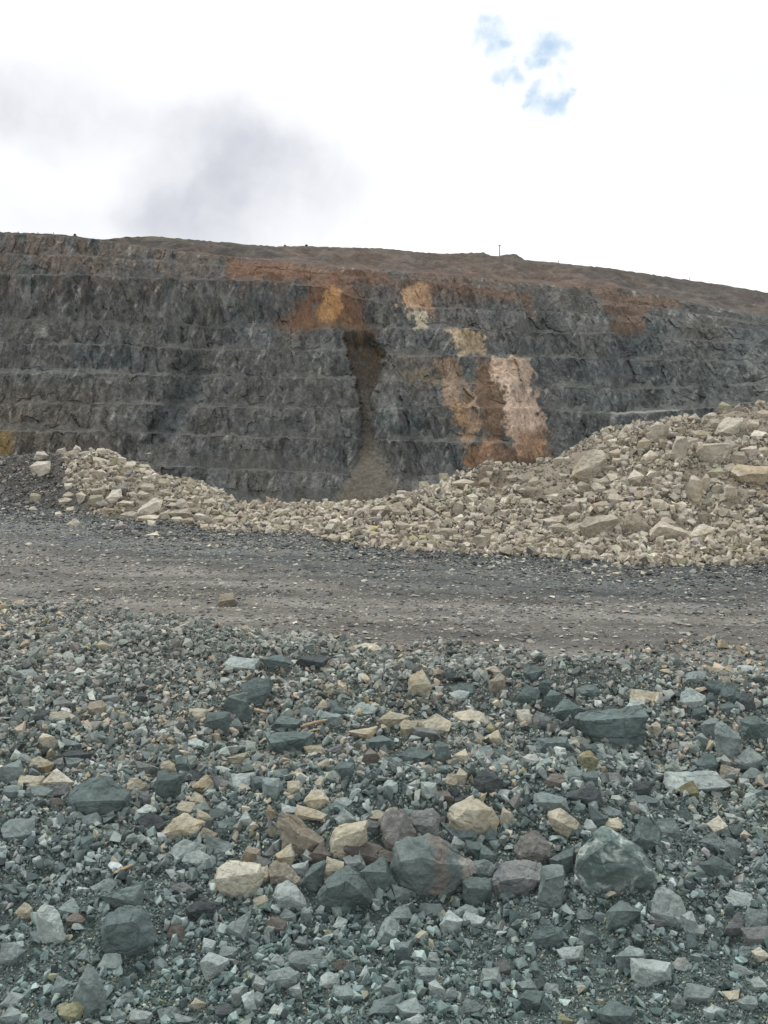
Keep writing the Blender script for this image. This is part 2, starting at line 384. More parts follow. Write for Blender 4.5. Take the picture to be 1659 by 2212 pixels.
jx = 5 * fbm(PX0 / 12, PY0 / 12, 0, 301, 3)
gl = interp([(700, 735), (716, 742), (770, 752), (820, 767), (860, 777), (900, 785), (950, 787), (1000, 772), (1098, 712)], PY0); gr = interp([(700, 800), (716, 805), (770, 832), (820, 826), (860, 808), (900, 802), (950, 808), (1000, 838), (1098, 898)], PY0)
gin = sm(-5, 4, PX0 + jx - gl) * sm(10, -20, PX0 + jx - gr) * sm(708, 722, PY0)
zf, zt = Zk[9][None, :], Zk[3][None, :]
lin = Dk[9][None, :] + (Dk[3] - Dk[9])[None, :] * (Zg - zf) / (zt - zf)
back = 8.5 * sm(706, 760, PY0) * sm(1060, 900, PY0) - 5 * sm(960, 1080, PY0)
disp = disp * (1 - .7 * gin)
Dg = Dg * (1 - gin) + gin * (lin + back)
Dg = Dg - 6 * np.exp(-((PX0 - 856) / 34) ** 2 - ((PY0 - 900) / 70) ** 2) - 4 * np.exp(-((PX0 - 715) / 26) ** 2 - ((PY0 - 850) / 120) ** 2)
dg2 = m_dist = poly_dist([(385, 765), (432, 758), (445, 800), (426, 860), (394, 905), (354, 975), (300, 975), (326, 910), (368, 850)], PX0 + jx, PY0)
Dg = Dg + 3.5 * sm(20, -24, dg2 + 5 * fbm(PX0 / 20, PY0 / 20, 0, 303, 3))
Dg = Dg - disp
Zg = Zg + .25 * Fg * blk
Xw = U * (Dg * CT - (Zg - CAM_H) * ST)
# back to traced picture coordinates for the rock types
dd = Dg; PYt = (H / 2 - FPX * ((Zg - CAM_H) * CT + dd * ST) / (dd * CT - (Zg - CAM_H) * ST)) / Q
PXt = np.broadcast_to(cxi, PYt.shape)
wx = PXt + 7 * fbm(PXt / 14, PYt / 14, 0, 71, 3) + 3 * vnoise(PXt / 4, PYt / 4, 0, 70); wy = PYt + 7 * fbm(PXt / 14, PYt / 14, 3.3, 72, 3) + 3 * vnoise(PXt / 4, PYt / 4, 9, 70)
gx = PXt + 14 * fbm(PXt / 40, PYt / 40, 0, 73, 4); gy = PYt + 14 * fbm(PXt / 40, PYt / 40, 5, 74, 4)
def m_in(poly, soft=8, x=None, y=None):
    return sm(soft, -soft, poly_dist(poly, wx if x is None else x, wy if y is None else y))
def lay(C, mask, colr, k=1.0):
    a = (np.clip(mask * k, 0, 1))[..., None]; return C * (1 - a) + np.array(colr) * a
nA = fbm(PXt / 90, PYt / 70, 0, 81, 5); nB = fbm(PXt / 25, PYt / 40, 0, 82, 4); nC = fbm(PXt / 10, PYt / 16, 0, 83, 4)
nS = fbm((PXt + .5 * PYt) / 7, PYt / 45, 0, 84, 4)
C = np.ones(PXt.shape + (3,)) * np.array([.122, .122, .122])
C = lay(C, sm(-.1, .6, nA), (.122, .116, .108)); C = lay(C, sm(.1, .7, -nA + .3 * nB), (.098, .114, .116))
C = lay(C, sm(0, .8, nB), (.15, .148, .144), .6)
C = lay(C, sm(.1, .8, -nB), (.078, .080, .083), .6)
C = lay(C, sm(690, 560, PYt + 40 * nA) * sm(-.5, .4, nB + .25), (.148, .113, .091), .75)
C = lay(C, sm(1180, 1260, PXt) * sm(700, 800, PYt), (.106, .119, .121), .6)
C = lay(C, sm(340, 120, PXt + 60 * nA) * sm(800, 850, PYt), (.145, .120, .094), .6)
C = lay(C, sm(760, 980, PXt) * sm(680, 620, PYt) * sm(1180, 1000, PXt), (.15, .105, .08), .7)
C = lay(C, sm(.45, .9, nS) * sm(0, .5, nC), (.27, .262, .25), .8)
C = lay(C, sm(.45, .9, -nS), (.075, .075, .077), .4)
# scree and bench floors
C = C * (1 + .42 * (rb_ - .5) + .22 * (ra - .5) + .44 * (rc_ - .5) * (Fg > .3))[..., None]
flat = (Fg < .4)
C = np.where(flat[..., None], C * .45 + .55 * np.array([.132, .129, .121]), C)
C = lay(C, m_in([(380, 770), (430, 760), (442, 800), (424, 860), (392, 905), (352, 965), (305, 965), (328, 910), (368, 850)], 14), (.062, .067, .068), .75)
C = lay(C, m_in([(342, 680), (383, 612), (402, 610), (377, 662), (358, 688)], 4), (.215, .21, .205), .8)
for (x, y, w_, h_) in [(55, 640, 14, 38), (330, 600, 14, 14), (470, 640, 40, 22), (560, 630, 24, 20), (720, 905, 14, 30), (590, 900, 10, 26), (690, 985, 18, 28), (382, 960, 14, 12), (640, 860, 10, 26), (845, 880, 24, 40), (850, 970, 22, 24), (1620, 790, 40, 40), (1500, 860, 40, 10), (1430, 920, 28, 18), (1250, 700, 30, 20)]:
    C = lay(C, np.exp(-((gx - x) / w_) ** 2 - ((gy - y) / h_) ** 2) * sm(-.6, .3, nC), (.225, .222, .215), .75)
# rusty soil and scree
C = lay(C, m_in([(488, 560), (620, 562), (690, 585), (690, 612), (600, 604), (490, 602)], 14), (.215, .118, .072), .75)
C = lay(C, m_in([(690, 578), (830, 588), (860, 612), (960, 612), (1040, 625), (1140, 640), (1155, 690), (1120, 650), (980, 622), (850, 612), (700, 612)], 12), (.20, .112, .074), .7)
C = lay(C, m_in([(590, 712), (640, 668), (668, 632), (690, 602), (745, 598), (772, 640), (800, 712)], 17, gx, gy), (.215, .122, .082), .85 * sm(-1.3, .0, nC + nB))
C = lay(C, m_in([(640, 706), (690, 655), (740, 660), (770, 706)], 14), (.25, .145, .085), .6)
C = lay(C, m_in([(1285, 625), (1390, 645), (1465, 662), (1400, 668), (1392, 718), (1325, 722), (1320, 690), (1300, 650)], 10), (.165, .115, .088), .85)
C = lay(C, m_in([(1195, 612), (1290, 618), (1470, 650), (1465, 664), (1290, 630)], 8), (.19, .125, .088), .7)
C = lay(C, m_in([(845, 772), (945, 774), (955, 830), (860, 832)], 10), (.19, .15, .108), .75 * sm(-.7, .3, nC + .5 * nB))
C = lay(C, m_in([(1030, 780), (1070, 778), (1092, 850), (1085, 960), (1165, 1000), (1060, 1012), (1040, 900), (1020, 840)], 12), (.185, .118, .08), .85)
gv = gin * sm(-1.6, .2, nC + .6 * nB + .4)
C = lay(C, gv * sm(880, 820, PYt), (.098, .078, .062), .9)
C = lay(C, gin * sm(.0, .6, nC + nB) * sm(830, 740, PYt), (.17, .115, .07), .7)
C = lay(C, gin * sm(840, 900, PYt), (.135, .117, .096), .9)
C = lay(C, sm(9, -3, np.abs(PXt + jx - interp([(820, 790), (900, 794), (950, 797), (1000, 805), (1098, 806)], PYt)) - interp([(820, 2), (950, 4), (1000, 12), (1098, 40)], PYt)) * sm(800, 880, PYt), (.14, .124, .104), .7)
C = lay(C, m_in([(0, 930), (22, 932), (25, 985), (-60, 985), (-60, 930)], 7), (.225, .155, .07), .85)
# pale tan dykes
def tan(C, poly, colr=(.46, .35, .27), k=1.0, soft=2.5):
    m = m_in(poly, soft + 1.5, PXt + 1.5 * (wx - PXt), PYt + .7 * (wy - PYt))
    c2 = np.array(colr) * (1 + .25 * np.clip(nB, -1, 1))[..., None] * np.stack([np.ones_like(nC), 1 - .10 * np.clip(nA + .4, 0, 1), 1 - .25 * np.clip(nA + .4, 0, 1)], -1)
    a = (m * k * (1 - .45 * sm(.4, .9, -nC)))[..., None]
    return C * (1 - a) + c2 * a
C = tan(C, [(688, 692), (698, 640), (718, 614), (744, 640), (736, 678), (712, 694)], (.37, .23, .135))
C = tan(C, [(862, 620), (925, 612), (936, 668), (868, 668)], (.48, .35, .265)); C = lay(C, m_in([(900, 612), (930, 610), (940, 690), (915, 680)], 9), (.22, .13, .085), .6)
C = tan(C, [(885, 672), (927, 670), (924, 710), (891, 709)], (.46, .40, .31))
C = tan(C, [(962, 713), (1043, 713), (1053, 767), (992, 768), (975, 740)], (.42, .35, .275))
C = tan(C, [(1066, 771), (1141, 771), (1153, 810), (1144, 830), (1160, 862), (1178, 915), (1181, 950), (1165, 988), (1132, 988), (1112, 955), (1084, 900), (1093, 850), (1070, 822), (1058, 800)], (.48, .36, .285))
C = lay(C, m_in([(1120, 930), (1180, 935), (1185, 985), (1120, 990)], 14), (.34, .195, .12), .6)
C = tan(C, [(943, 774), (992, 774), (1000, 822), (1016, 842), (1032, 900), (1036, 945), (1000, 957), (990, 930), (958, 850), (955, 830)], (.34, .24, .17), .75)
C = tan(C, [(1005, 962), (1060, 957), (1066, 1000), (1030, 1015), (1005, 1012)], (.31, .19, .12), .85)
C = lay(C, (np.abs(PXt - 1395) < 75) * (np.abs(PYt - 892 + .04 * (PXt - 1395)) < 5) * (Fg < .1), (.27, .27, .26), .9)
def rock_wall_mat():
    m, t, b = new_mat('quarry_rock')
    at = t.n('ShaderNodeAttribute', attribute_name='tone')
    P = t.n('ShaderNodeNewGeometry').outputs['Position']
    p1 = t.vmath('MULTIPLY', P, (1, 1, .28))
    n1 = t.noise(p1, .55, 7, .68, .3); n2 = t.noise(P, 1.7, 5, .65)
    sl = t.n('ShaderNodeMapping'); t.put(sl.inputs[0], P); sl.inputs['Rotation'].default_value = (0, .5, 0); sl.inputs['Scale'].default_value = (1, 1, .12)
    n3 = t.noise(sl.outputs[0], .9, 5, .6, .3)
    k = t.math('MULTIPLY', t.mr(n1, .3, .7, .72, 1.28, False), t.mr(n2, .28, .72, .76, 1.26, False))
    k = t.math('MULTIPLY', k, t.mr(n3, .3, .7, .76, 1.28, False))
    crack = t.n('ShaderNodeTexVoronoi', feature='DISTANCE_TO_EDGE'); wv = t.vmath('ADD', p1, t.scale(t.n('ShaderNodeTexNoise').outputs['Color'], .0))
    t.put(crack.inputs['Vector'], t.vmath('MULTIPLY', P, (1, 1, .6))); crack.inputs['Scale'].default_value = .42
    ck = t.mr(t.math('ADD', crack.outputs[0], t.math('MULTIPLY', n2, .25)), .05, .15, .74, 1.0)
    k = t.math('MULTIPLY', k, ck)
    t.put(b.inputs['Base Color'], t.scale(at.outputs['Color'], k))
    b.inputs['Specular IOR Level'].default_value = .1
    bump(t, b, t.math('ADD', n1, t.math('MULTIPLY', n2, .5)), .7, .6)
    return m
V = np.stack([np.broadcast_to(Xw, Dg.shape), Dg, Zg], -1).reshape(-1, 3)
cliff = mesh_from('cliff', V, grid_faces(*Dg.shape), rock_wall_mat(), C.reshape(-1, 3) * np.array([.78, .80, .785]), False)
kind(cliff, 'structure')
# ------------------------------------------------------------------ spoil hill behind the rim
SKY = L((-500, 494), (-60, 499), (0, 501), (100, 505), (165, 509), (185, 515), (235, 517), (270, 512), (330, 510), (385, 515), (480, 523), (600, 533), (640, 531), (700, 533), (760, 535), (830, 537), (920, 546), (960, 548), (1045, 545), (1060, 553), (1080, 553), (1090, 549), (1115, 549), (1132, 561), (1200, 567), (1320, 580), (1450, 599), (1560, 615), (1659, 632), (2200, 720))
hx = np.concatenate([np.arange(-230, -30, 6.0), np.arange(-30, 800, 1.0), np.arange(800, 1010, 6.0)])
D0h = np.interp(hx, cx, Dk[0] - disp[0]); Z0h = np.interp(hx, cx, Zk[0])
ys, ye = interp(SKY, hx), interp(LIPS[0], hx)
Ds = D0h + 8 + np.clip(ye - ys, 0, None) * 3.4
def hill_sky(px):
    y = interp(SKY, px); return y
ds_ = ray(hx, ys + .5 * vnoise(hx / 3, 0, 0, 93)); Zs = CAM_H + ds_[..., 2] / ds_[..., 1] * Ds
R = []
for s in np.linspace(0, 1, 46): R.append((D0h + (Ds - D0h) * s, Z0h + (Zs - Z0h) * s - 1.5 * np.sin(s * math.pi), s))
for a_, b_ in [(3, -1.2), (20, -8), (90, -25), (600, -40)]: R.append((Ds + a_, Zs + b_, 1.0))
HD = np.array([r[0] for r in R]); HZ = np.array([r[1] for r in R]); HS = np.array([np.full(hx.shape, r[2]) for r in R])
HX = (hx - W / 2) / FPX * (HD * CT - (HZ - CAM_H) * ST)
amp = np.sin(np.clip(HS, 0, 1) * math.pi)
HZ = HZ + amp * (1.3 * fbm(HX / 6, HD / 9, 0, 91, 5) + 1.6 * fbm(HX / 30, HD / 30, 0, 92, 3))
hpx = np.broadcast_to(hx / Q, HD.shape); hy = interp(SKY, hx) / Q + (interp(LIPS[0], hx) - interp(SKY, hx)) / Q * (1 - HS)
n1 = fbm(HX / 18, HD / 50, 0, 95, 5); n2 = fbm(HX / 5, HD / 9, 0, 96, 4)
HC = np.ones(HD.shape + (3,)) * np.array([.150, .132, .118])
HC = lay(HC, sm(-.2, .5, n1), (.165, .125, .1), .7); HC = lay(HC, sm(0, .6, -n1), (.128, .126, .12), .8)
HC = lay(HC, sm(1150, 1500, hpx), (.135, .130, .124), .7)
HC = lay(HC, sm(.1, .6, n2), (.19, .17, .15), .4)
HC = HC * (1 - .3 * sm(700, 300, hpx))[..., None]
HC = lay(HC, sm(.85, .99, HS) * sm(230, 270, hpx) * sm(430, 400, hpx), (.13, .13, .075), .7)
HC = lay(HC, sm(.55, 1.0, HS + .1 * n2) * sm(430, 480, hpx) * sm(620, 560, hpx), (.10, .10, .07), .7)
HC = lay(HC, sm(.6, 1.0, HS + .1 * n2) * sm(620, 650, hpx), (.10, .098, .082), .55)
HC = lay(HC, sm(.3, .0, HS) * sm(350, 480, hpx) * sm(1500, 1200, hpx), (.19, .125, .09), .8)
m_hill = tone_mat('spoil_hill', .4, .66, 1.34, 1.7, .8, 1.0)
hill = mesh_from('hill', np.stack([HX, HD, HZ], -1).reshape(-1, 3), grid_faces(*HD.shape), m_hill, HC.reshape(-1, 3) * np.array([.60, .55, .52]) * (1 + .3 * np.clip(n2, -1, 1)).reshape(-1, 1), True)
kind(hill, 'structure')
# ------------------------------------------------------------------ stones and boulders traced one by one
# every row: x0 y0 x1 y1 colour [ridge height 0..1] [short name of a landmark]; coordinates are those of an enlarged tile of the survey photo
TILE = {'A1': (0, 2000), 'A2': (800, 2000), 'A3': (1648, 2000), 'B1': (0, 2400), 'B2': (800, 2400), 'B3': (1648, 2400), 'C1': (0, 2764), 'C2': (800, 2764), 'C3': (1648, 2764),
        'D1': (0, 1380), 'D2': (800, 1480), 'D3': (1648, 1250)}
ROCKS = {
'A1': '''320 55 410 125 d .5;410 65 500 130 T;630 85 740 160 T;945 125 1030 185 t;1080 140 1190 185 T .3;1490 200 1705 292 l .4 pale slab behind two stacked blocks;355 460 465 545 p
575 485 705 580 t .5;670 445 790 530 p .8;890 420 975 510 d;220 545 320 635 d .6;325 560 490 620 T .3;500 570 560 640 p;555 560 635 635 T;1030 465 1120 535 T;1195 430 1285 510 p;1245 540 1365 620 T .5
1360 570 1520 705 G .8;1468 440 1660 625 G .85 lower one of two stacked dark blocks;1390 490 1470 570 d;0 635 50 690 T;50 620 120 680 T;255 705 385 810 T .9;380 740 530 800 g .5;400 810 590 915 d .75 black overhanging slab
430 860 545 945 g;320 860 430 950 p;1230 740 1380 805 l .6;1060 690 1130 760 p;1520 600 1620 690 g;1500 830 1635 930 T .8;1310 860 1400 930 l;890 880 1050 1000 p .7;690 920 790 985 l;930 610 985 660 T
1100 560 1170 620 p;110 280 245 345 l .3;720 285 790 340 g;800 260 880 310 d;720 150 850 195 g .4;80 780 175 850 g;185 790 260 850 g;70 550 130 610 T;270 470 375 525 G;195 455 300 520 G''',
'A2': '''60 185 280 275 G .7 wide dark slab beside the road;300 185 510 275 d .7;-65 345 125 530 G .45 upper one of two stacked dark blocks;660 108 860 158 c .3 long cream slab beside road;500 200 570 255 T;1040 280 1190 452 T .5 tan stone pointed like a tooth
960 350 1040 435 p;915 375 970 440 T;1270 280 1360 370 d;1320 370 1490 455 G;1315 420 1440 505 l .5;1020 445 1140 500 t;1125 455 1220 512 T;940 445 1030 490 c .3;1440 440 1545 510 T;1510 390 1590 470 T;1570 305 1680 448 t .7
1540 255 1659 332 T;430 480 525 570 T;525 500 660 600 G;650 500 830 580 l .3;465 560 600 650 g .7;330 530 430 620 g;130 590 330 690 G .7;455 670 530 740 d;640 655 830 740 c .6 cream slab shaped like a lens
840 560 1040 660 T .7;980 615 1100 725 T;1060 615 1170 690 T;1070 670 1260 755 p .85;1130 580 1325 715 T .3 tilted tan slab with thin edge;1340 550 1550 632 T .35;1340 650 1420 730 t .7;1410 715 1490 800 p;1540 685 1659 800 T .6
90 700 410 832 G .75 wide rough dark block;20 720 110 800 g;350 775 500 850 T;500 775 600 850 p;730 800 850 940 b .8 dark brown upright block;970 800 1200 932 G .7;1045 740 1150 800 l .4;1080 860 1190 935 G .7;1150 770 1235 850 T
1210 760 1320 930 G .9;1310 810 1450 900 T;1320 735 1410 810 T;540 890 680 1000 G .6;150 940 260 1010 g;270 880 350 960 G .6;760 720 950 810 G .8;770 940 830 990 c;460 890 560 940 c .4;1600 810 1690 880 l;1480 790 1600 900 l
1250 110 1350 152 p .4;620 220 700 260 c''',
'A3': '''40 245 195 358 G .6;0 290 40 350 d;60 345 120 415 T;130 340 230 460 G .8;165 420 300 550 G .85;0 385 150 512 G .5;235 320 335 388 g;400 380 560 462 G .5;230 478 455 622 G .6
395 512 835 782 G .96 broad dark block with a sheer front;740 412 970 512 T .3 flat tan slab behind dark block;720 480 850 550 l .6;625 425 690 500 T;740 370 820 438 c;590 340 655 430 T;945 380 1050 432 T;1075 405 1240 532 l .4 pale stone with overhanging front
1230 435 1335 532 G;1240 355 1395 450 G;1340 360 1490 512 G .5 dark pyramid with a sharp top;1340 490 1460 582 G .6;1470 430 1570 572 d;1090 290 1260 362 g .4;1405 250 1590 312 l .3;1300 260 1350 320 T;1340 275 1425 328 d;880 290 970 345 g
960 255 1070 302 g;0 545 95 662 c .45;40 515 120 577 T;105 560 235 652 p;140 620 260 697 d;265 605 350 682 w;340 600 430 712 d;100 660 180 730 T;190 670 270 732 g;135 730 345 852 G .85 low roof shaped grey slab;410 705 490 782 p
325 825 405 927 G;405 820 540 972 o .8 olive and tan upright stone;525 825 605 912 p .8;560 785 650 852 g .5;435 765 560 832 G;45 835 145 922 w;20 780 110 860 T;870 630 950 732 T .8;830 590 890 652 T;1220 605 1330 748 g .85;1165 700 1275 806 g .8
1310 640 1470 902 g .9 tall pale standing stone;1475 595 1675 762 G .8 big dark slab on the bank;1375 600 1480 662 G .6;1150 530 1260 602 G;1245 540 1340 612 g .5;1000 740 1090 816 G;930 855 1000 917 T;1100 850 1190 922 p;1185 840 1325 962 G .5
1460 800 1620 962 g .6;1330 915 1470 1022 t .35 brown wedge with a flat top;1475 930 1640 1022 g .4;1540 860 1670 942 G;590 925 690 992 T;540 910 600 972 T;1030 910 1090 992 T;85 905 175 972 g''',
'B1': '''0 50 170 192 g .75 round grey block beside tan wedge;180 30 350 132 T .5;95 160 290 248 T .4;275 120 490 250 c .55 pale tan wedge;0 160 100 217 b .4;20 220 145 317 g .7;190 225 345 297 g;300 210 460 302 p
470 180 835 412 G .45 big dark block with a flat top;310 300 430 372 b;430 330 550 402 g;690 95 800 152 g;820 170 970 282 T .45;850 255 930 332 T;910 260 1000 367 p;1040 130 1200 332 G .8 dark upright stone under tan cube;1050 50 1165 142 T .5
1010 150 1065 252 T;1010 240 1070 357 T;1145 30 1270 167 G .8;1220 120 1345 202 d;1265 150 1420 267 T .4;1250 260 1380 362 T .5;1200 165 1260 237 T;1365 240 1445 322 p;1400 150 1530 262 p;1530 135 1690 267 l .4 pale block among tan stones;1165 325 1285 412 T .5
1300 375 1430 457 T .5;1280 335 1420 422 g;1425 325 1510 432 g;1570 385 1690 482 l .6;1440 435 1590 532 G .4;1055 410 1350 577 T .6 large peaked tan stone;1345 450 1440 522 T;1310 500 1435 602 t;910 400 1100 532 d .35;905 345 1030 432 l
790 350 890 432 g;1120 580 1355 707 l .25 flat slab below the peaked stone;1350 550 1550 702 g .35;1225 660 1400 747 l .4;1420 635 1540 717 T;1430 712 1722 966 c .62 tan cube with a flat top;1600 620 1725 765 t .8;665 860 940 1042 G .6
1130 860 1285 937 p .4;1090 915 1150 952 T;10 450 230 572 g .3;540 400 680 502 g;690 510 800 592 g;600 840 770 932 g''',
'B2': '''75 175 215 322 g .8;190 190 255 252 T;245 190 335 282 T;195 260 255 312 T;350 250 525 372 T .65 small tan block behind big boulders;285 355 500 442 T .4;265 300 350 357 g;200 340 340 402 l .4;95 350 165 457 t .8
185 405 478 692 t .75 large leaning tan boulder;400 445 485 507 T;165 615 290 762 T .6;270 680 380 742 T;125 715 330 882 t .5 broken tan boulder in front row;270 720 375 817 l .7;325 720 490 912 G .7 narrow dark wedge beside a yellow cube
475 700 610 832 T .55 small yellow cube;530 460 762 712 T .75 tan block behind dark plate;380 600 530 747 b .7;620 565 955 722 b .5 dark brown plate lying tilted;555 370 690 492 l .5;760 440 860 552 p;850 380 1080 652 r .8 speckled purple boulder
1035 390 1250 577 p .8 hollowed grey boulder;955 570 1475 947 q .7 huge round boulder with a rusty band;1310 555 1430 642 l;1410 585 1525 702 G .7;1510 600 1640 742 G .6;1300 465 1490 602 G .4;1305 300 1622 562 T .6 tan boulder shaped like a gable
1540 490 1659 602 G;1645 360 1740 492 T .8;1570 570 1659 632 T;1425 715 1620 847 g .45;1400 835 1590 1035 G .85 square grey block in front row;445 775 830 1040 G .85 wide smooth dark slab;710 715 960 932 G .8;610 660 775 792 l .6
150 850 375 1040 l .5 pale rough block near the tan cube;30 755 130 862 T;15 945 115 1045 T .6;40 680 135 782 p;80 610 165 697 p;930 870 1060 992 g .5;1060 955 1175 1002 T;1175 915 1255 1002 g;545 60 680 182 G .7;550 300 675 362 l .3;510 330 630 402 G
690 345 775 402 c;735 385 905 442 T .4;920 325 1010 387 T;700 185 775 237 c;810 170 905 227 c;900 155 975 212 c;1150 95 1240 157 T;1260 70 1340 162 T;1345 105 1430 212 T .7;1270 145 1370 227 T;1235 250 1340 332 b;1330 255 1410 332 p
1130 200 1225 312 l .8;1480 120 1659 292 d .7 black rounded boulder;1600 235 1720 302 l;1430 80 1500 217 d;0 150 180 250 G .8''',
'B3': '''-5 530 232 738 r .55 reddish boulder resting on another;-160 720 178 942 p .55 dark boulder under the reddish one;125 755 312 1038 g .9 tall grey slab in the front row;215 640 390 822 G .8;395 515 897 948 v .92 big slab with white veins
330 595 430 682 g;205 555 305 622 c;310 530 410 602 p;205 375 470 542 T .75 long sloping tan rock;230 465 370 562 p;435 445 525 537 l;565 435 700 522 c .5 orange tan stone behind the veined slab;480 350 600 502 G;565 360 690 437 g .4;600 295 710 362 l
315 225 560 347 d .5 black ridge of rock;115 265 330 382 g .6;750 200 890 312 d .7;770 290 940 342 G;750 430 945 682 G .5 dark tilted column;915 440 1080 582 g .5;700 595 820 652 l;820 650 890 702 l;1065 380 1155 467 G;935 385 1005 452 l
1255 425 1405 557 c .5 lone cream stone on grey gravel;1400 470 1500 562 G;1210 525 1380 672 g .5;1375 560 1480 742 g .7;1220 690 1440 852 G .7 dark hump with a flat base;1475 790 1560 862 d;1600 540 1700 622 g;630 985 770 1040 g;540 985 635 1038 g;625 915 700 1000 g
465 855 525 902 w;885 880 1040 962 G .5;965 130 1400 245 l .35 long flat pale slab;1475 100 1640 192 g .4;1510 360 1580 417 g;1080 190 1200 302 o .4;540 135 710 207 p .5;410 130 545 232 G .8;325 95 430 190 g .5;180 70 265 156 b;200 145 330 240 b''',
'C1': '''245 260 437 532 l .85 pale upright slab;345 215 580 322 g .5;95 245 215 347 T .6;435 310 560 412 b;690 285 1017 592 G .9 huge square dark slab;980 315 1040 387 g;650 590 800 692 g .5;0 510 150 652 g .4;500 670 690 1003 g .9 tall pointed grey slab
480 540 600 622 g;550 450 650 522 g;365 890 555 1018 o .5;0 920 185 1042 g .7;10 830 150 932 l .5;110 700 215 752 l;1095 390 1240 502 b .4 rusty stone in grey gravel;1095 320 1200 377 g;1230 205 1420 367 d .6 charcoal lump;1480 305 1650 482 g .45 grey stone split by a dark ridge
1385 170 1450 242 l;1330 570 1500 728 l .85 pale kite shaped stone;1340 475 1425 567 l;1450 525 1565 612 g .5;1565 580 1610 632 l;1250 870 1365 955 T .8;1420 915 1580 992 d .5;1080 795 1175 862 g;1250 765 1340 817 b;770 840 910 932 g .6;920 850 1050 902 d
730 940 830 1040 g;850 950 1000 1040 l .6;1040 930 1190 1022 g;1150 970 1290 1040 g;1525 790 1610 932 l .8;1600 820 1700 962 l;250 950 360 1040 g;345 720 450 882 g .6''',
'C2': '''95 335 235 452 b .5 brown stone in fine gravel;285 455 380 547 g .6;285 375 370 457 g;330 275 405 382 g .8;190 280 300 372 g;255 570 485 692 g .5 grey block jutting over a hole;125 580 220 672 l;110 680 310 822 g .7 smooth domed grey rock;220 770 345 857 l .8
10 720 110 827 l;455 705 585 802 l .5;550 615 660 702 b;580 650 720 742 G;710 655 795 752 l;805 340 970 532 g .85 grey triangular rock;910 265 1080 382 g .6 oval grey rock;945 500 1060 677 G .9 dark wedge pointing down;1080 470 1160 542 l;1150 490 1240 572 l
1165 570 1245 682 l;1250 300 1395 447 l .8 pale scratched rock;1020 415 1110 482 T;1110 250 1270 332 g .4;1340 250 1500 332 g .4;1400 310 1545 392 l .5;760 430 830 512 T;545 330 635 422 l;840 540 920 602 l;1310 455 1390 532 g;1305 525 1370 612 l;1090 670 1240 802 g .8
1175 755 1290 892 l .8 round pale cobble;1095 840 1185 902 l;1030 780 1140 837 l;1520 665 1645 802 l .6 pale dome shaped cobble;1275 800 1370 902 g;840 745 980 852 g .7;780 850 1030 1002 G .5;550 790 700 892 g .6;960 880 1150 1002 g .6;1390 880 1540 1002 g .5
1000 985 1150 1045 l;115 915 210 1012 l;1240 960 1330 1042 l;1330 975 1440 1042 g;1415 730 1500 792 g;480 820 550 892 l;0 830 80 932 g;1610 620 1720 722 p''',
'C3': '''585 230 827 417 G .85 dark flat faced rock;755 385 840 482 G;885 155 1117 387 l .5 pale boulder with a smooth face;1095 305 1195 442 l .8;1120 385 1240 462 l;870 310 1000 387 p;970 385 1070 452 b;545 230 635 292 g;625 165 700 232 g;760 195 865 262 g
370 270 510 362 g;85 355 300 542 G .5 dark slab lying diagonally;265 530 440 647 l .6;400 400 550 532 g .8;660 540 845 707 g .85 grey stone pointing down;770 625 1010 782 l .8 pale sloping triangle of rock;790 785 900 852 l;1025 605 1160 692 l .3;960 565 1060 622 l
1095 790 1300 902 g .6 mottled grey boulder;1295 795 1355 852 g;1360 825 1480 892 T;1020 835 1115 972 g .6;525 910 780 1060 G .75 big dark block nearest the camera;0 830 175 952 G .8;175 770 275 862 l;240 970 370 1045 o;1490 405 1675 532 p .6;1345 310 1540 452 p .5
1500 290 1650 442 g;1555 540 1665 632 c .6;1445 580 1510 647 T;1460 525 1565 612 g;1235 920 1370 1002 l;1385 165 1560 262 l .3;1240 740 1370 792 l;1370 745 1475 812 g;1545 730 1650 822 l;1460 860 1590 942 g;1130 510 1210 592 l;0 750 130 842 g;30 1000 140 1045 l;1420 640 1560 732 g''',
}
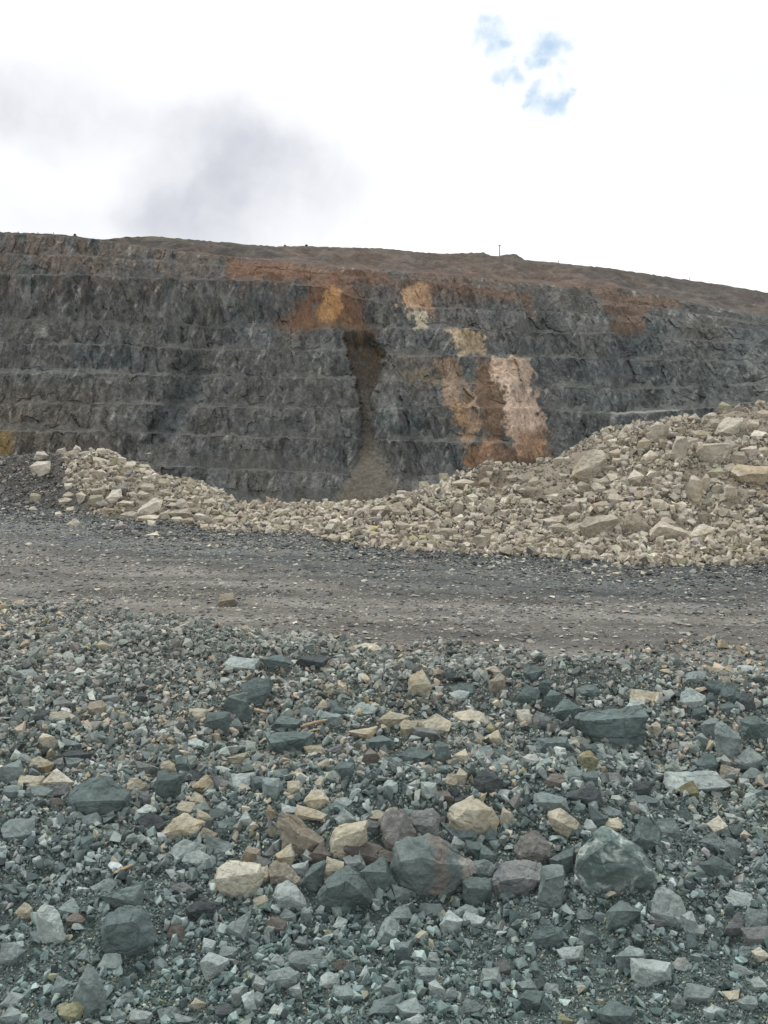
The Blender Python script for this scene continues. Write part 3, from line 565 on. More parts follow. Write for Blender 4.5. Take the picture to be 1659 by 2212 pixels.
BOULDERS = {
'D1': '''195 185 330 287 c .8 pale boulder alone on the dark slope;225 120 320 182 l .6;475 80 535 127 c;425 115 520 172 T;515 115 610 177 c .5 cream block on the crest;585 95 620 127 T;630 100 700 152 T;610 155 705 207 T;775 155 830 217 c .8 white upright stone on the crest;815 190 895 227 c .4
850 180 915 212 p;915 205 995 252 g .6;535 240 600 282 T;605 240 725 312 T .8;700 210 790 262 T;800 215 875 282 T .8;875 265 945 312 p;760 280 830 337 T;930 275 1005 322 T;740 335 845 412 p .6 grey block halfway up;695 375 810 462 c .45 cream block with a bright top
500 390 595 457 T .7 yellow boulder;415 285 455 337 T;390 425 470 472 c .4;415 390 490 432 T;925 335 1020 382 T;1055 365 1140 417 T;575 410 690 487 g;630 440 715 497 p;775 445 890 492 T;900 430 1065 557 c .85 tall pale boulder at the foot;800 515 900 577 T
910 540 1060 582 c .4;1050 510 1125 577 T;1120 500 1265 557 T .5;1130 555 1210 592 c;1270 530 1400 602 c .8 pale split slab at the foot;200 400 265 462 g .7;365 520 415 562 c;440 565 525 627 c;195 485 245 522 c;75 455 150 502 p;1085 460 1220 492 T;1210 445 1300 492 T
1100 430 1180 462 T;1250 340 1290 367 g;1410 540 1490 597 T;950 655 1055 687 c .4;755 600 840 642 p;865 640 920 682 p;170 725 205 747 w;640 500 700 532 T;600 360 690 412 T;970 130 1000 145 T''',
'D2': '''640 285 690 342 c .8 lone white stone in the gap;695 285 765 337 T;800 275 920 337 T;910 245 1045 342 T .3;990 290 1030 327 T;1085 260 1160 317 T;1115 115 1195 187 g .6 greenish boulder on the skyline;1245 60 1310 132 g;1300 80 1345 117 c;1330 95 1475 147 T .4
1345 160 1420 227 t .7 brown block near the crest;1335 240 1410 337 T .8;1540 215 1615 322 T .8;1250 265 1310 322 T;1205 225 1265 257 T;1205 325 1260 372 l;1265 315 1330 357 T;1345 330 1425 397 w .7 white block in the low heap;1255 360 1330 397 c;950 375 1060 437 T .6
1235 420 1350 492 T .7 square tan block at the foot;1450 465 1605 557 T .85 wide tan slab at the foot;1520 430 1600 482 T;1045 470 1110 517 o;1110 470 1170 512 o;1180 465 1260 507 T;780 445 850 497 T;745 430 790 467 c;680 465 760 512 p .6;580 445 660 487 T
500 360 590 442 c .8 pale forked stone in the low ridge;460 410 505 462 c;255 370 330 417 c;985 435 1040 487 T;890 455 960 497 T;775 405 840 452 o;265 340 350 367 T;430 350 470 382 T;820 245 850 282 T;1510 90 1580 142 T;1555 45 1600 97 T;1600 20 1640 62 T;1410 370 1480 422 c
1090 335 1160 372 c;20 375 75 407 c;10 250 40 282 T''',
'D3': '''355 385 590 592 T .6 long slab tilted on the slope;1310 160 1495 287 c .6 pale blade shaped boulder;1190 335 1400 457 T .9 square boulder high on the heap;1400 390 1520 477 T .7;1470 350 1595 437 T;1425 480 1675 602 T .5 huge half buried boulder;1375 470 1460 542 T;1255 500 1395 572 g .6
1255 460 1325 497 T;1025 290 1135 472 T .9 tall cracked boulder;1110 295 1200 372 T;985 375 1065 447 T;880 195 1000 347 T .85 upright boulder on the skyline;780 300 895 392 T .7;835 385 935 467 c .5;725 510 835 602 c .5;585 515 670 592 T .5;565 480 660 522 T;675 555 745 642 T .8
525 555 625 627 T;490 595 600 682 T .5;400 590 485 667 T;305 625 370 677 c;565 635 665 707 T .5;600 670 715 737 T;745 625 805 682 T;720 685 785 727 T;440 655 535 702 T;300 725 415 817 T .7;385 695 480 747 c .4;500 720 620 792 T;515 745 600 807 T;340 790 440 842 T;680 725 755 777 c
775 715 850 757 T;885 705 970 767 T;830 770 930 822 T .4;1040 725 1105 787 T;410 800 682 962 T .75 biggest boulder at the foot;325 860 440 947 T;545 900 630 967 T;705 800 870 942 T .6 blunt boulder with a layered top;870 850 1135 967 T .6 ridged low boulder;1130 870 1310 972 c .45 pale smooth boulder
935 825 1050 887 T;930 785 1010 837 T;1045 800 1110 872 T;1195 785 1280 867 t .8;150 810 310 902 T .5;205 870 330 932 T;20 835 100 892 c;65 865 155 902 T;1110 555 1225 727 T .85 cracked slab on end;1215 540 1280 667 T .8;1155 655 1225 737 T;1280 600 1360 702 T .85;1365 610 1455 712 T .8
1135 140 1225 197 T;1215 150 1280 207 T;1245 135 1325 177 c;1280 180 1350 232 T;1315 60 1420 137 g .6;1050 150 1095 197 T;1550 250 1670 317 c .4;1365 290 1435 347 T;1575 50 1640 97 T;1160 250 1265 312 T;1590 115 1670 167 T;1520 180 1600 242 T;1430 75 1480 122 T;1610 355 1680 427 T
605 370 690 427 c .4;685 355 750 397 T;590 305 670 357 c;620 340 690 377 T;520 345 600 392 T;965 310 1020 347 T;120 985 230 1052 T .75 tan block by the road;55 950 120 1012 T;375 990 480 1072 T .6;20 995 80 1047 t;0 920 45 987 T;520 1005 605 1062 t;545 1065 640 1102 c;665 1060 745 1117 T;790 1060 865 1102 c
1230 940 1310 1012 T;1540 955 1615 1037 T .7;1500 940 1550 1007 T;1450 870 1525 937 T;1405 855 1460 922 T;1315 850 1400 902 T;1600 1020 1670 1067 c;905 965 1010 1002 T;1290 755 1360 802 T;1335 900 1410 962 T;1460 825 1510 872 t;75 1030 140 1072 T''',
}
OUTLINE = {
'large leaning tan boulder': '190 420 215 405 300 430 400 500 470 575 478 605 420 650 370 692 215 625 185 500 / 300 500 345 600 440 570',
'speckled purple boulder': '850 460 890 410 945 380 1010 395 1050 450 1080 530 1060 570 990 652 900 620 875 540 / 890 550 960 560 990 610',
'hollowed grey boulder': '1035 445 1080 400 1200 390 1250 430 1230 540 1180 577 1100 560 1060 520 / 1080 450 1190 470',
'huge round boulder with a rusty band': '955 690 975 620 1060 590 1180 570 1250 590 1330 640 1475 745 1440 790 1370 850 1330 900 1230 880 1110 945 1050 935 985 850 955 760 / 1010 680 1130 660 1250 690 1120 860',
'dark brown plate lying tilted': '620 600 660 565 760 605 900 645 955 680 950 715 850 722 700 690 630 650 / 640 612 800 655 930 690',
'wide smooth dark slab': '445 960 490 850 540 820 625 775 680 785 740 830 800 930 830 980 820 1037 470 1037 / 520 850 640 810 740 900',
'narrow dark wedge beside a yellow cube': '325 880 360 800 410 745 480 722 490 730 440 830 385 912 / 370 800 440 750',
'small yellow cube': '475 770 505 702 610 725 605 800 500 832 480 815 / 480 772 540 768 602 762',
'tan block behind dark plate': '530 560 560 500 660 480 760 465 762 560 700 640 610 712 530 690 / 560 560 640 590 740 490',
'tan boulder shaped like a gable': '1305 400 1340 360 1470 300 1600 390 1622 450 1600 560 1420 560 1310 470 / 1350 420 1420 360 1530 480',
'square grey block in front row': '1405 860 1450 838 1585 850 1585 960 1500 1035 1410 1000 / 1430 870 1560 880',
'pale rough block near the tan cube': '150 950 180 890 235 850 310 890 370 990 370 1040 190 1040 / 190 940 250 920 320 960',
'broken tan boulder in front row': '125 760 150 720 230 740 330 840 310 870 150 880 130 840 / 140 800 220 790 290 840',
'big slab with white veins': '400 790 420 680 470 600 570 525 620 520 720 600 830 650 880 720 890 880 865 945 640 890 440 850 / 470 640 600 560 760 660 860 760',
'reddish boulder resting on another': '-5 640 30 560 90 532 140 545 215 620 232 680 170 735 20 725 / 20 650 110 630 200 660',
'dark boulder under the reddish one': '-160 880 -130 790 -60 740 60 730 150 750 175 800 150 860 60 920 -20 942 -120 920 / -110 810 20 790 130 810',
'tall grey slab in the front row': '125 1000 160 830 180 770 300 758 310 820 295 950 275 1037 / 180 820 290 790',
'long sloping tan rock': '205 420 230 385 300 378 370 430 420 520 470 540 300 540 230 480 / 250 420 340 470',
'pale boulder with a smooth face': '885 300 900 240 945 160 985 158 1085 210 1115 330 1090 385 1010 350 900 310 / 900 275 1000 290 1050 310 1095 350',
'tan cube with a flat top': '1432 840 1445 790 1500 718 1590 725 1700 760 1722 800 1690 930 1560 966 1440 940 / 1447 805 1600 850 1700 770',
'large peaked tan stone': '1055 530 1110 480 1210 412 1260 440 1300 465 1350 460 1320 550 1200 577 1140 570 / 1100 515 1210 480 1290 510',
'big dark block with a flat top': '470 290 500 230 640 170 700 180 830 270 835 370 760 412 560 380 480 330 / 560 285 690 290 825 287',
'broad dark block with a sheer front': '395 600 420 575 600 590 830 540 835 700 800 770 510 775 480 720 / 430 595 610 600 820 570',
'dark pyramid with a sharp top': '1340 500 1345 440 1395 360 1440 385 1490 490 1400 512 / 1370 450 1410 440',
'tall pale standing stone': '1310 700 1330 660 1360 640 1470 700 1465 780 1440 900 1340 890 1320 800 / 1330 710 1450 730',
'huge square dark slab': '690 400 720 310 800 285 930 285 980 340 1000 400 1017 480 1000 570 830 590 720 590 700 520 / 740 350 900 330 980 440',
'pale upright slab': '245 300 290 260 340 275 390 330 437 460 400 510 300 532 265 470 / 280 300 380 360 420 460',
'tall pointed grey slab': '500 880 530 740 575 672 610 690 660 770 690 850 690 930 630 1003 550 950 / 560 720 620 760 660 860',
'pale kite shaped stone': '1330 630 1380 570 1500 620 1440 720 1370 728 / 1380 600 1450 630',
'grey block jutting over a hole': '255 600 290 570 460 575 485 610 440 690 270 660 / 268 610 360 618 445 625',
'smooth domed grey rock': '110 740 140 690 250 680 310 710 300 770 200 822 120 790 / 150 730 250 720',
'grey triangular rock': '805 530 880 370 920 340 970 390 960 450 900 532 / 890 400 940 430',
'long slab tilted on the slope': '355 560 380 500 440 430 500 388 560 390 590 430 540 500 440 590 370 575 / 370 545 470 515 560 450',
'pale blade shaped boulder': '1310 275 1340 220 1390 165 1495 170 1470 230 1390 287 / 1340 262 1420 240 1470 195',
'square boulder high on the heap': '1190 400 1215 345 1385 335 1400 420 1280 455 1205 450 / 1220 360 1380 350',
'biggest boulder at the foot': '410 880 470 830 640 805 680 850 640 930 470 960 430 930 / 440 890 530 860 640 840',
'ridged low boulder': '870 960 890 910 955 855 1060 890 1110 920 1135 967 1000 967 / 920 890 990 900 1090 930',
'blunt boulder with a layered top': '705 880 730 815 800 800 850 850 870 935 760 940 / 720 870 800 880 855 890',
'pale smooth boulder': '1130 955 1180 895 1240 870 1310 900 1300 925 1200 970 / 1180 945 1260 925',
'tall pale boulder at the foot': '900 545 940 480 1020 430 1065 450 1050 540 930 557 / 960 500 1010 470 1000 530',
'pale boulder alone on the dark slope': '195 230 240 190 325 187 328 250 280 285 220 265 / 215 225 300 210',
}
ROAD_STONE = [(470, 1282, 514, 1313, 't', .6, 'lone brown stone lying on the road')]
COLN = {'G': 'dark grey', 'g': 'grey', 'l': 'pale grey', 'T': 'tan', 't': 'brown tan', 'c': 'cream', 'p': 'purple grey', 'b': 'dark brown', 'd': 'charcoal', 'r': 'reddish speckled', 'q': 'dark', 'v': 'veined', 'o': 'olive', 'w': 'whitish'}
ALB = {'G': (.103, .136, .132), 'g': (.168, .206, .199), 'l': (.272, .316, .303), 'T': (.355, .335, .262), 't': (.25, .23, .185), 'c': (.44, .425, .35), 'p': (.160, .170, .166), 'b': (.125, .114, .102), 'd': (.066, .076, .078),
       'r': (.172, .170, .158), 'q': (.112, .140, .136), 'v': (.115, .158, .148), 'o': (.235, .235, .155), 'w': (.42, .44, .42)}
ALB_HEAP = {'T': (.385, .348, .282), 't': (.28, .245, .19), 'c': (.48, .445, .37), 'p': (.25, .23, .215), 'g': (.30, .285, .205), 'l': (.38, .365, .325), 'w': (.6, .57, .49), 'o': (.43, .41, .24)}

def rock_mat(code, alb, heap):
    m, t, b = new_mat(('sandstone_' if heap else 'rock_') + COLN[code].replace(' ', '_'))
    oi = t.n('ShaderNodeObjectInfo'); P = t.n('ShaderNodeTexCoord').outputs['Object']
    P = t.vmath('ADD', P, t.scale(oi.outputs['Location'], 3.1))
    s = .45 if heap else 1.0
    n1 = t.noise(P, 9 * s, 5, .6, .3); n2 = t.noise(P, 55 * s, 5, .7); n3 = t.noise(P, 210 * s, 2, .6)
    k = t.math('MULTIPLY', t.mr(n1, .3, .7, .76, 1.22, False), t.mr(n2, .28, .72, .78, 1.24, False))
    k = t.math('MULTIPLY', k, t.mr(n3, .25, .75, .86, 1.14, False))
    k = t.math('MULTIPLY', k, t.mr(oi.outputs['Random'], 0, 1, .84, 1.16, False))
    base = alb
    if code in 'Tctow':
        c = t.mix(t.mr(t.noise(P, 5 * s, 4, .6, .6), .48, .7), base, (alb[0] * .86, alb[1] * .78, alb[2] * .66))
        c = t.mix(t.mr(t.noise(P, 7 * s, 3, .5), .6, .72, 0, .6), c, (alb[0] * 1.05, alb[1] * 1.1, alb[2] * 1.22))
    elif code in 'Gglqv':
        c = t.mix(t.mr(t.noise(P, 6 * s, 4, .6, .8), .5, .68, 0, .8), base, (alb[0] * 1.35, alb[1] * 1.3, alb[2] * 1.28))
        c = t.mix(t.mr(t.noise(P, 4 * s, 4, .6, .6), .58, .72, 0, .55), c, (alb[0] * 1.1 + .01, alb[1] * .98, alb[2] * .92))
    else:
        c = t.mix(t.mr(t.noise(P, 6 * s, 4, .6, .8), .5, .68, 0, .7), base, (alb[0] * .7, alb[1] * .74, alb[2] * .78))
    if code == 'v':
        r = t.noise(P, 8, 4, .55, .5); rid = t.math('ABSOLUTE', t.math('SUBTRACT', r, .5))
        c = t.mix(t.math('MULTIPLY', t.mr(rid, .0, .06, 1, 0), t.mr(t.noise(P, 14, 3), .42, .6, .05, .9)), c, (.40, .44, .41))
    if code == 'q':
        sp = t.n('ShaderNodeSeparateXYZ'); t.put(sp.inputs[0], t.n('ShaderNodeTexCoord').outputs['Object'])
        xx = t.math('ADD', sp.outputs[0], t.math('MULTIPLY', t.math('SUBTRACT', n1, .5), .22))
        band = t.math('MULTIPLY', t.mr(xx, -.035, -.01), t.mr(xx, .015, .05, 1, 0))
        c = t.mix(t.math('MULTIPLY', band, .7), c, (.165, .138, .12)); c = t.mix(t.mr(xx, .09, .13, 0, .8), c, (.29, .275, .245))
    if code == 'r': c = t.mix(t.mr(n2, .55, .66, 0, .6), c, (.26, .245, .22))
    t.put(b.inputs['Base Color'], t.scale(c, k))
    h = t.math('ADD', t.math('ADD', t.math('MULTIPLY', n1, .8), t.math('MULTIPLY', n2, .45)), t.math('MULTIPLY', n3, .16))
    bump(t, b, h, .75, .016 / s)
    return m
RM = {}
def mat_for(code, heap):
    if (code, heap) not in RM: RM[code, heap] = rock_mat(code, (ALB_HEAP if heap else ALB).get(code, ALB[code]), heap)
    return RM[code, heap]
def hull(P):
    bm = bmesh.new()
    vs = [bm.verts.new(p) for p in P]
    r = bmesh.ops.convex_hull(bm, input=vs)
    bad = list({v for v in bm.verts if not v.link_faces})
    bmesh.ops.delete(bm, geom=bad, context='VERTS')
    bmesh.ops.triangulate(bm, faces=bm.faces); bm.normal_update()
    bm.verts.index_update()
    V = np.array([v.co[:] for v in bm.verts]); F = np.array([[v.index for v in f.verts] for f in bm.faces])
    bm.free(); return V, F
def subdivide(V, F):
    E = np.sort(np.concatenate([F[:, [0, 1]], F[:, [1, 2]], F[:, [2, 0]]]), 1)
    U_, inv = np.unique(E, axis=0, return_inverse=True); inv = inv.ravel()
    n = len(V); V2 = np.concatenate([V, V[U_].mean(1)]); m = len(F)
    a, b, c = inv[:m] + n, inv[m:2 * m] + n, inv[2 * m:] + n
    F2 = np.concatenate([np.stack([F[:, 0], a, c], 1), np.stack([F[:, 1], b, a], 1), np.stack([F[:, 2], c, b], 1), np.stack([a, b, c], 1)])
    return V2, F2
def vnormals(V, F):
    fn = np.cross(V[F[:, 1]] - V[F[:, 0]], V[F[:, 2]] - V[F[:, 0]]); N = np.zeros_like(V)
    for i in range(3): np.add.at(N, F[:, i], fn)
    return N / (np.linalg.norm(N, axis=1, keepdims=True) + 1e-12)
def relax(V, F, k):
    S_ = np.zeros_like(V); c = np.zeros(len(V))
    for i, j in ((0, 1), (1, 2), (2, 0), (1, 0), (2, 1), (0, 2)):
        np.add.at(S_, F[:, i], V[F[:, j]]); np.add.at(c, F[:, i], 1)
    return V + k * (S_ / c[:, None] - V)
def build_rock(name, x0, y0, x1, y1, code, f, heap, seed, shape=None):
    rg = np.random.default_rng(seed)
    w_, h_ = x1 - x0, y1 - y0; cxp, cyp = (x0 + x1) / 2, (y0 + y1) / 2
    asp = w_ / h_
    F0 = ground_hit(cxp, y0 + (.80 if heap else .88) * h_)
    rel = (.62 if asp > 1 else .8) * rg.uniform(.8, 1.15)          # half depth against half width
    dep = F0 / FPX * w_ / 2 * rel
    Fc = F0 + dep * (-.42 if heap else .12)
    s = Fc / FPX * 1.09; a, bb = w_ * s / 2, h_ * s / 2
    tilt = rg.uniform(-.45, .45); P = []
    if shape is not None:
        out_, rid = shape
        for u, v in out_: P.append((u, v, .42 * v + tilt * .5 * u + rg.uniform(-.08, .08)))
        for u, v in rid: P.append((u, v, -.80 + tilt * .4 * u + rg.uniform(-.08, .08)))
    else:
        n = int(rg.choice([3, 4, 4, 5, 5, 6]))
        th = np.linspace(0, 2 * math.pi, n, endpoint=False) + rg.uniform(-.34, .34, n) + rg.uniform(0, 6.28)
        e = rg.choice([2.0, 3.0, 5.0])
        rr = 1 / (np.abs(np.cos(th)) ** e + np.abs(np.sin(th)) ** e) ** (1 / e) * rg.uniform(.76, 1.06, n)
        ox, oy = rr * np.cos(th), rr * np.sin(th)
        ox = ox - (ox.max() + ox.min()) / 2; oy = oy - (oy.max() + oy.min()) / 2
        ox /= np.abs(ox).max(); oy /= np.abs(oy).max()
        for u, v in zip(ox, oy): P.append((u, v, .45 * v + tilt * u + rg.uniform(-.15, .15)))
        fv = 2 * f - 1; sl = rg.uniform(-.3, .3)
        for u in np.array([-.55, .5] if rg.random() < .6 else [-.7, 0, .65]) + rg.uniform(-.15, .15):
            vv = np.clip(fv + sl * u + rg.uniform(-.12, .12), -.75, .9); lim = math.sqrt(max(.1, 1 - .8 * vv * vv)) * .85
            P.append((np.clip(u, -lim, lim), vv * .9, -.75 + tilt * u + rg.uniform(-.22, .12)))
    if rg.random() < .8: P.append((rg.uniform(-.5, .5), -.8, -.55 + rg.uniform(-.2, .1)))
    for i in range(4): P.append((rg.uniform(-.7, .7), rg.uniform(-.75, .35), rg.uniform(.55, .95)))
    for u in (-.5, .5): P.append((u + rg.uniform(-.15, .15), -1.12, rg.uniform(-.25, .4)))
    V, F = hull([tuple(p) for p in np.array(P) * np.array([a, bb, dep])])
    lev = 5 if w_ > 48 else 4 if w_ > 22 else 3 if w_ > 10 else 2
    size = (a * bb) ** .5
    for i in range(lev):
        V, F = subdivide(V, F)
        if i == 1: V = relax(V, F, .03)
        if i in (1, 2):
            N = vnormals(V, F); q_ = V / size * (1.3 if i == 1 else 3.0) + seed * 3.17
            V = V + N * (size * (.075 if i == 1 else .04) * fbm(q_[:, 0], q_[:, 1], q_[:, 2], 31 + i, 2))[:, None]
    if lev >= 3:
        N = vnormals(V, F); q_ = V / size * 4.2 + seed * 1.7
        bite = np.clip(.10 - np.abs(fbm(q_[:, 0] * .30, q_[:, 1] * .30, q_[:, 2] * .30, 38, 2)), 0, 1)
        V = relax(V, F, .06 if lev > 3 else 0) + N * (size * .036 * fbm(q_[:, 0], q_[:, 1], q_[:, 2], 37, 3) - size * .45 * bite)[:, None]
    c = EYE + ray(cxp, cyp) * Fc
    Wv = V[:, :1] * RT + V[:, 1:2] * UP + V[:, 2:3] * FWD
    base = c - UP * bb * .9
    return Wv + (c - base), F, base, lev
def outline_for(r, tile):
    if r[6] not in OUTLINE: return None
    o_, q_ = OUTLINE[r[6]].split(' / ')
    ox, oy = TILE[tile]
    def norm(t):
        v = np.array(t.split(), float).reshape(-1, 2); v = (np.array([ox, oy]) + v / 2.07375) / 3.1875
        return [((x - (r[0] + r[2]) / 2) / ((r[2] - r[0]) / 2), -(y - (r[1] + r[3]) / 2) / ((r[3] - r[1]) / 2)) for x, y in v]
    return norm(o_), norm(q_)
def parse(T):
    out = []
    for tile, txt in T.items():
        ox, oy = TILE[tile]
        for row in txt.replace('\n', ';').split(';'):
            p = row.split()
            if len(p) < 5: continue
            b = [float(v) for v in p[:4]]
            px = [(ox + b[0] / 2.07375) / 3.1875, (oy + b[1] / 2.07375) / 3.1875, (ox + b[2] / 2.07375) / 3.1875, (oy + b[3] / 2.07375) / 3.1875]
            f, nm = None, None
            if len(p) > 5:
                try: f = float(p[5]); rest = p[6:]
                except ValueError: rest = p[5:]
                if rest: nm = ' '.join(rest)
            out.append([*px, p[4], f, nm]); out[-1].append(outline_for(out[-1], tile))
    return out
def dedupe(L_):
    L_ = sorted(L_, key=lambda r: -(r[2] - r[0]) * (r[3] - r[1])); keep = []
    for r in L_:
        A = (r[2] - r[0]) * (r[3] - r[1]); bad = False
        for k in keep:
            iw = min(r[2], k[2]) - max(r[0], k[0]); ih = min(r[3], k[3]) - max(r[1], k[1])
            if iw > 0 and ih > 0 and iw * ih > .72 * A and A > .3 * (k[2] - k[0]) * (k[3] - k[1]): bad = True; break
        if not bad: keep.append(r)
    return keep
def fill(L_, count, heap, region, seed, smin, smax):
    """more stones in the gaps between the traced ones"""
    rg = np.random.default_rng(seed); tries = 0; out = list(L_)
    while len(out) < count and tries < 6000:
        tries += 1
        px, py, code = region(rg)
        w_ = smin * (smax / smin) ** (rg.random() ** 1.6); h_ = w_ * rg.uniform(.5, .85)
        r = [px - w_ / 2, py - h_ / 2, px + w_ / 2, py + h_ / 2, code, None, None, None]
        if any(min(r[2], k[2]) - max(r[0], k[0]) > .25 * w_ and min(r[3], k[3]) - max(r[1], k[1]) > .25 * h_ for k in out): continue
        out.append(r)
    return out
rocks = dedupe(parse(ROCKS))[:312]
rocks += [[a * Q, b * Q, c * Q, d * Q, e, f, n, None] for a, b, c, d, e, f, n in ROAD_STONE]
boulders = dedupe(parse(BOULDERS))
def heap_region(rg):
    while True:
        px = rg.uniform(60, 766)
        t, b = float(interp(RIDGE_PX, px)), float(interp(BASE_PX, px))
        py = t - 3 + (b - t + 4) * rg.random()
        if b - t > 12 or rg.random() < .35: return px, py, rg.choice(list('TTTTccctg'))
boulders = fill(boulders, 318, True, heap_region, 5, 8.0, 15.0)

REL = ['right of', 'behind and right of', 'behind', 'behind and left of', 'left of', 'in front and left of', 'in front of', 'in front and right of']
ORD = 'nearest second third fourth fifth sixth seventh eighth ninth tenth'.split()
def label_all(L_, word, where):
    """a label for each: landmarks by their own look, the rest by the colour and the side of the landmark they lie on"""
    marks = [r for r in L_ if r[6]]
    cen = lambda r: np.array([(r[0] + r[2]) / 2, (r[1] + r[3]) / 2])
    C_ = np.array([cen(r) for r in L_]); used = {}
    ranks = []
    for m in marks:
        c = cen(m); d = C_ - c; dist = np.hypot(d[:, 0], d[:, 1] * 1.6)
        oc = (np.round(np.degrees(np.arctan2(-d[:, 1] * 1.6, d[:, 0])) / 45).astype(int)) % 8
        rk = {}
        order = np.argsort(dist)
        cnt = {}
        for i in order:
            if L_[i] is m: continue
            key = (oc[i], L_[i][4]); cnt[key] = cnt.get(key, 0) + 1
            rk[int(i)] = (oc[i], cnt[key], dist[i])
        ranks.append(rk)
    txt = lambda n, r, o, m: f'{ORD[n - 1]} {COLN[r[4]]} {word} {REL[o]} the {m[6]}'
    labs = []
    for i, r in enumerate(L_):
        if r[6]:
            labs.append(where(r)); continue
        best = None
        for m, rk in zip(marks, ranks):
            if i not in rk: continue
            o, n, dist = rk[i]
            cost = dist * (1 + .9 * (n - 1))
            if n <= 10 and len(txt(n, r, o, m).replace('-', ' ').split()) <= 16 and (best is None or cost < best[0]): best = (cost, m, o, n)
        w_, h_ = r[2] - r[0], r[3] - r[1]
        shape = 'flat ' if w_ > 1.75 * h_ else 'upright ' if h_ > 1.15 * w_ else ''
        if best is None:
            labs.append(f'{shape}{COLN[r[4]]} {word} away from the rest'); print('NOLABEL', r); continue
        _, m, o, n = best
        labs.append(txt(n, r, o, m))
    return labs
rl = label_all(rocks, 'rock', lambda r: r[6] + (' in the gravel' if len(r[6].split()) < 4 else ''))
def hw(r):
    side = 'left heap' if r[2] < 310 else 'right heap' if r[0] > 400 else 'low ridge'
    return r[6] + ('' if 'low ridge' in r[6] or 'road' in r[6] or 'gap' in r[6] else f' of the {side}')
bl = label_all(boulders, 'boulder', hw)
for grp, labs, word, heap, cat, gname in ((rocks, rl, 'rock', False, 'rock', 'broken rocks on the gravel bank'), (boulders, bl, 'boulder', True, 'boulder', 'pale boulders in the heaps')):
    for i, r in enumerate(grp):
        f = r[5] if r[5] is not None else .35 + .35 * ((i * 37) % 100) / 100
        Vv, Ff, base, lev = build_rock(word, *r[:4], r[4], f, heap, i * 13 + (5000 if heap else 11), r[7])
        o = mesh_from(word, Vv, Ff, mat_for(r[4], heap), smooth=False)
        o.location = base
        thing(o, labs[i], cat, gname)
    print(word, len(grp), 'labels', len(labs), 'distinct', len(set(labs)))
    if len(set(labs)) < len(labs): print([l for l in labs if labs.count(l) > 1][:10])

# ------------------------------------------------------------------ splintered wooden lath between the stones
def stick(x0, y0, x1, y1, wpx, label, lift):
    Fa, Fb = ground_hit(x0, y0, .02), ground_hit(x1, y1, .02); A = EYE + ray(x0, y0) * Fa + np.array([0, 0, lift]); B = EYE + ray(x1, y1) * Fb + np.array([0, 0, lift])
    r = wpx * Fa / FPX / 2; d = B - A; ln = np.linalg.norm(d); d /= ln
    u = np.cross(d, [0, 0, 1.0]); u /= np.linalg.norm(u); v = np.cross(u, d)
    V = []; N_ = 26
    sec = [(-1, -.55), (-.4, -.75), (.8, -.6), (1, .2), (.6, .6), (-.5, .75), (-1, .3)]
    for i in range(N_ + 1):
        t = i / N_; c = A + d * ln * t + v * r * .25 * math.sin(t * 2.4)
        k = min(1, .35 + 6 * t, .3 + 5 * (1 - t))
        for j, (p, q_) in enumerate(sec):
            jit = .16 * vnoise(i * .35, j * 2.1, x0, 77)
            V.append(c + u * r * p * k * (1 + jit) + v * r * q_ * k * (1 + jit))
    m = len(sec); F = []
    for i in range(N_):
        for j in range(m):
            a, b, c2, d2 = i * m + j, i * m + (j + 1) % m, (i + 1) * m + (j + 1) % m, (i + 1) * m + j
            F += [(a, b, c2), (a, c2, d2)]
    for j in range(1, m - 1): F += [(0, j + 1, j), (N_ * m, N_ * m + j, N_ * m + j + 1)]
    V = np.array(V)
    o = mesh_from('wooden_stick', V - A, np.array(F), m_wood); o.location = A
    thing(o, label, 'stick')
m_wood, t_, b_ = new_mat('weathered_wood')
Pm = t_.n('ShaderNodeMapping'); t_.put(Pm.inputs[0], t_.n('ShaderNodeTexCoord').outputs['Object']); Pm.inputs['Scale'].default_value = (6, 60, 60)
wn = t_.noise(Pm.outputs[0], 3, 5, .6, .4)
t_.put(b_.inputs['Base Color'], t_.mix(t_.mr(wn, .3, .7), (.19, .145, .095), (.38, .31, .20))); bump(t_, b_, wn, .6, .004)
def tile_px(t, x, y): return ((TILE[t][0] + x / 2.07375) / 3.1875, (TILE[t][1] + y / 2.07375) / 3.1875)
(x0, y0), (x1, y1) = tile_px('A2', 328, 705), tile_px('A2', 508, 662)
stick(x0, y0, x1, y1, 3.6, 'longest splintered wooden stick between the grey stones', .045)
(x0, y0), (x1, y1) = tile_px('A2', 375, 722), tile_px('A2', 458, 706)
stick(x0, y0, x1, y1, 2.3, 'thin short wooden stick just in front of the longest stick', .03)
(x0, y0), (x1, y1) = tile_px('A2', 20, 578), tile_px('A2', 105, 602)
stick(x0, y0, x1, y1, 3.6, 'brown wooden stub at the foot of the stacked dark blocks', .035)
(x0, y0), (x1, y1) = tile_px('B1', 752, 815), tile_px('B1', 885, 755)
stick(x0, y0, x1, y1, 3.4, 'yellow stick lying alone on the fine grey gravel', .012)
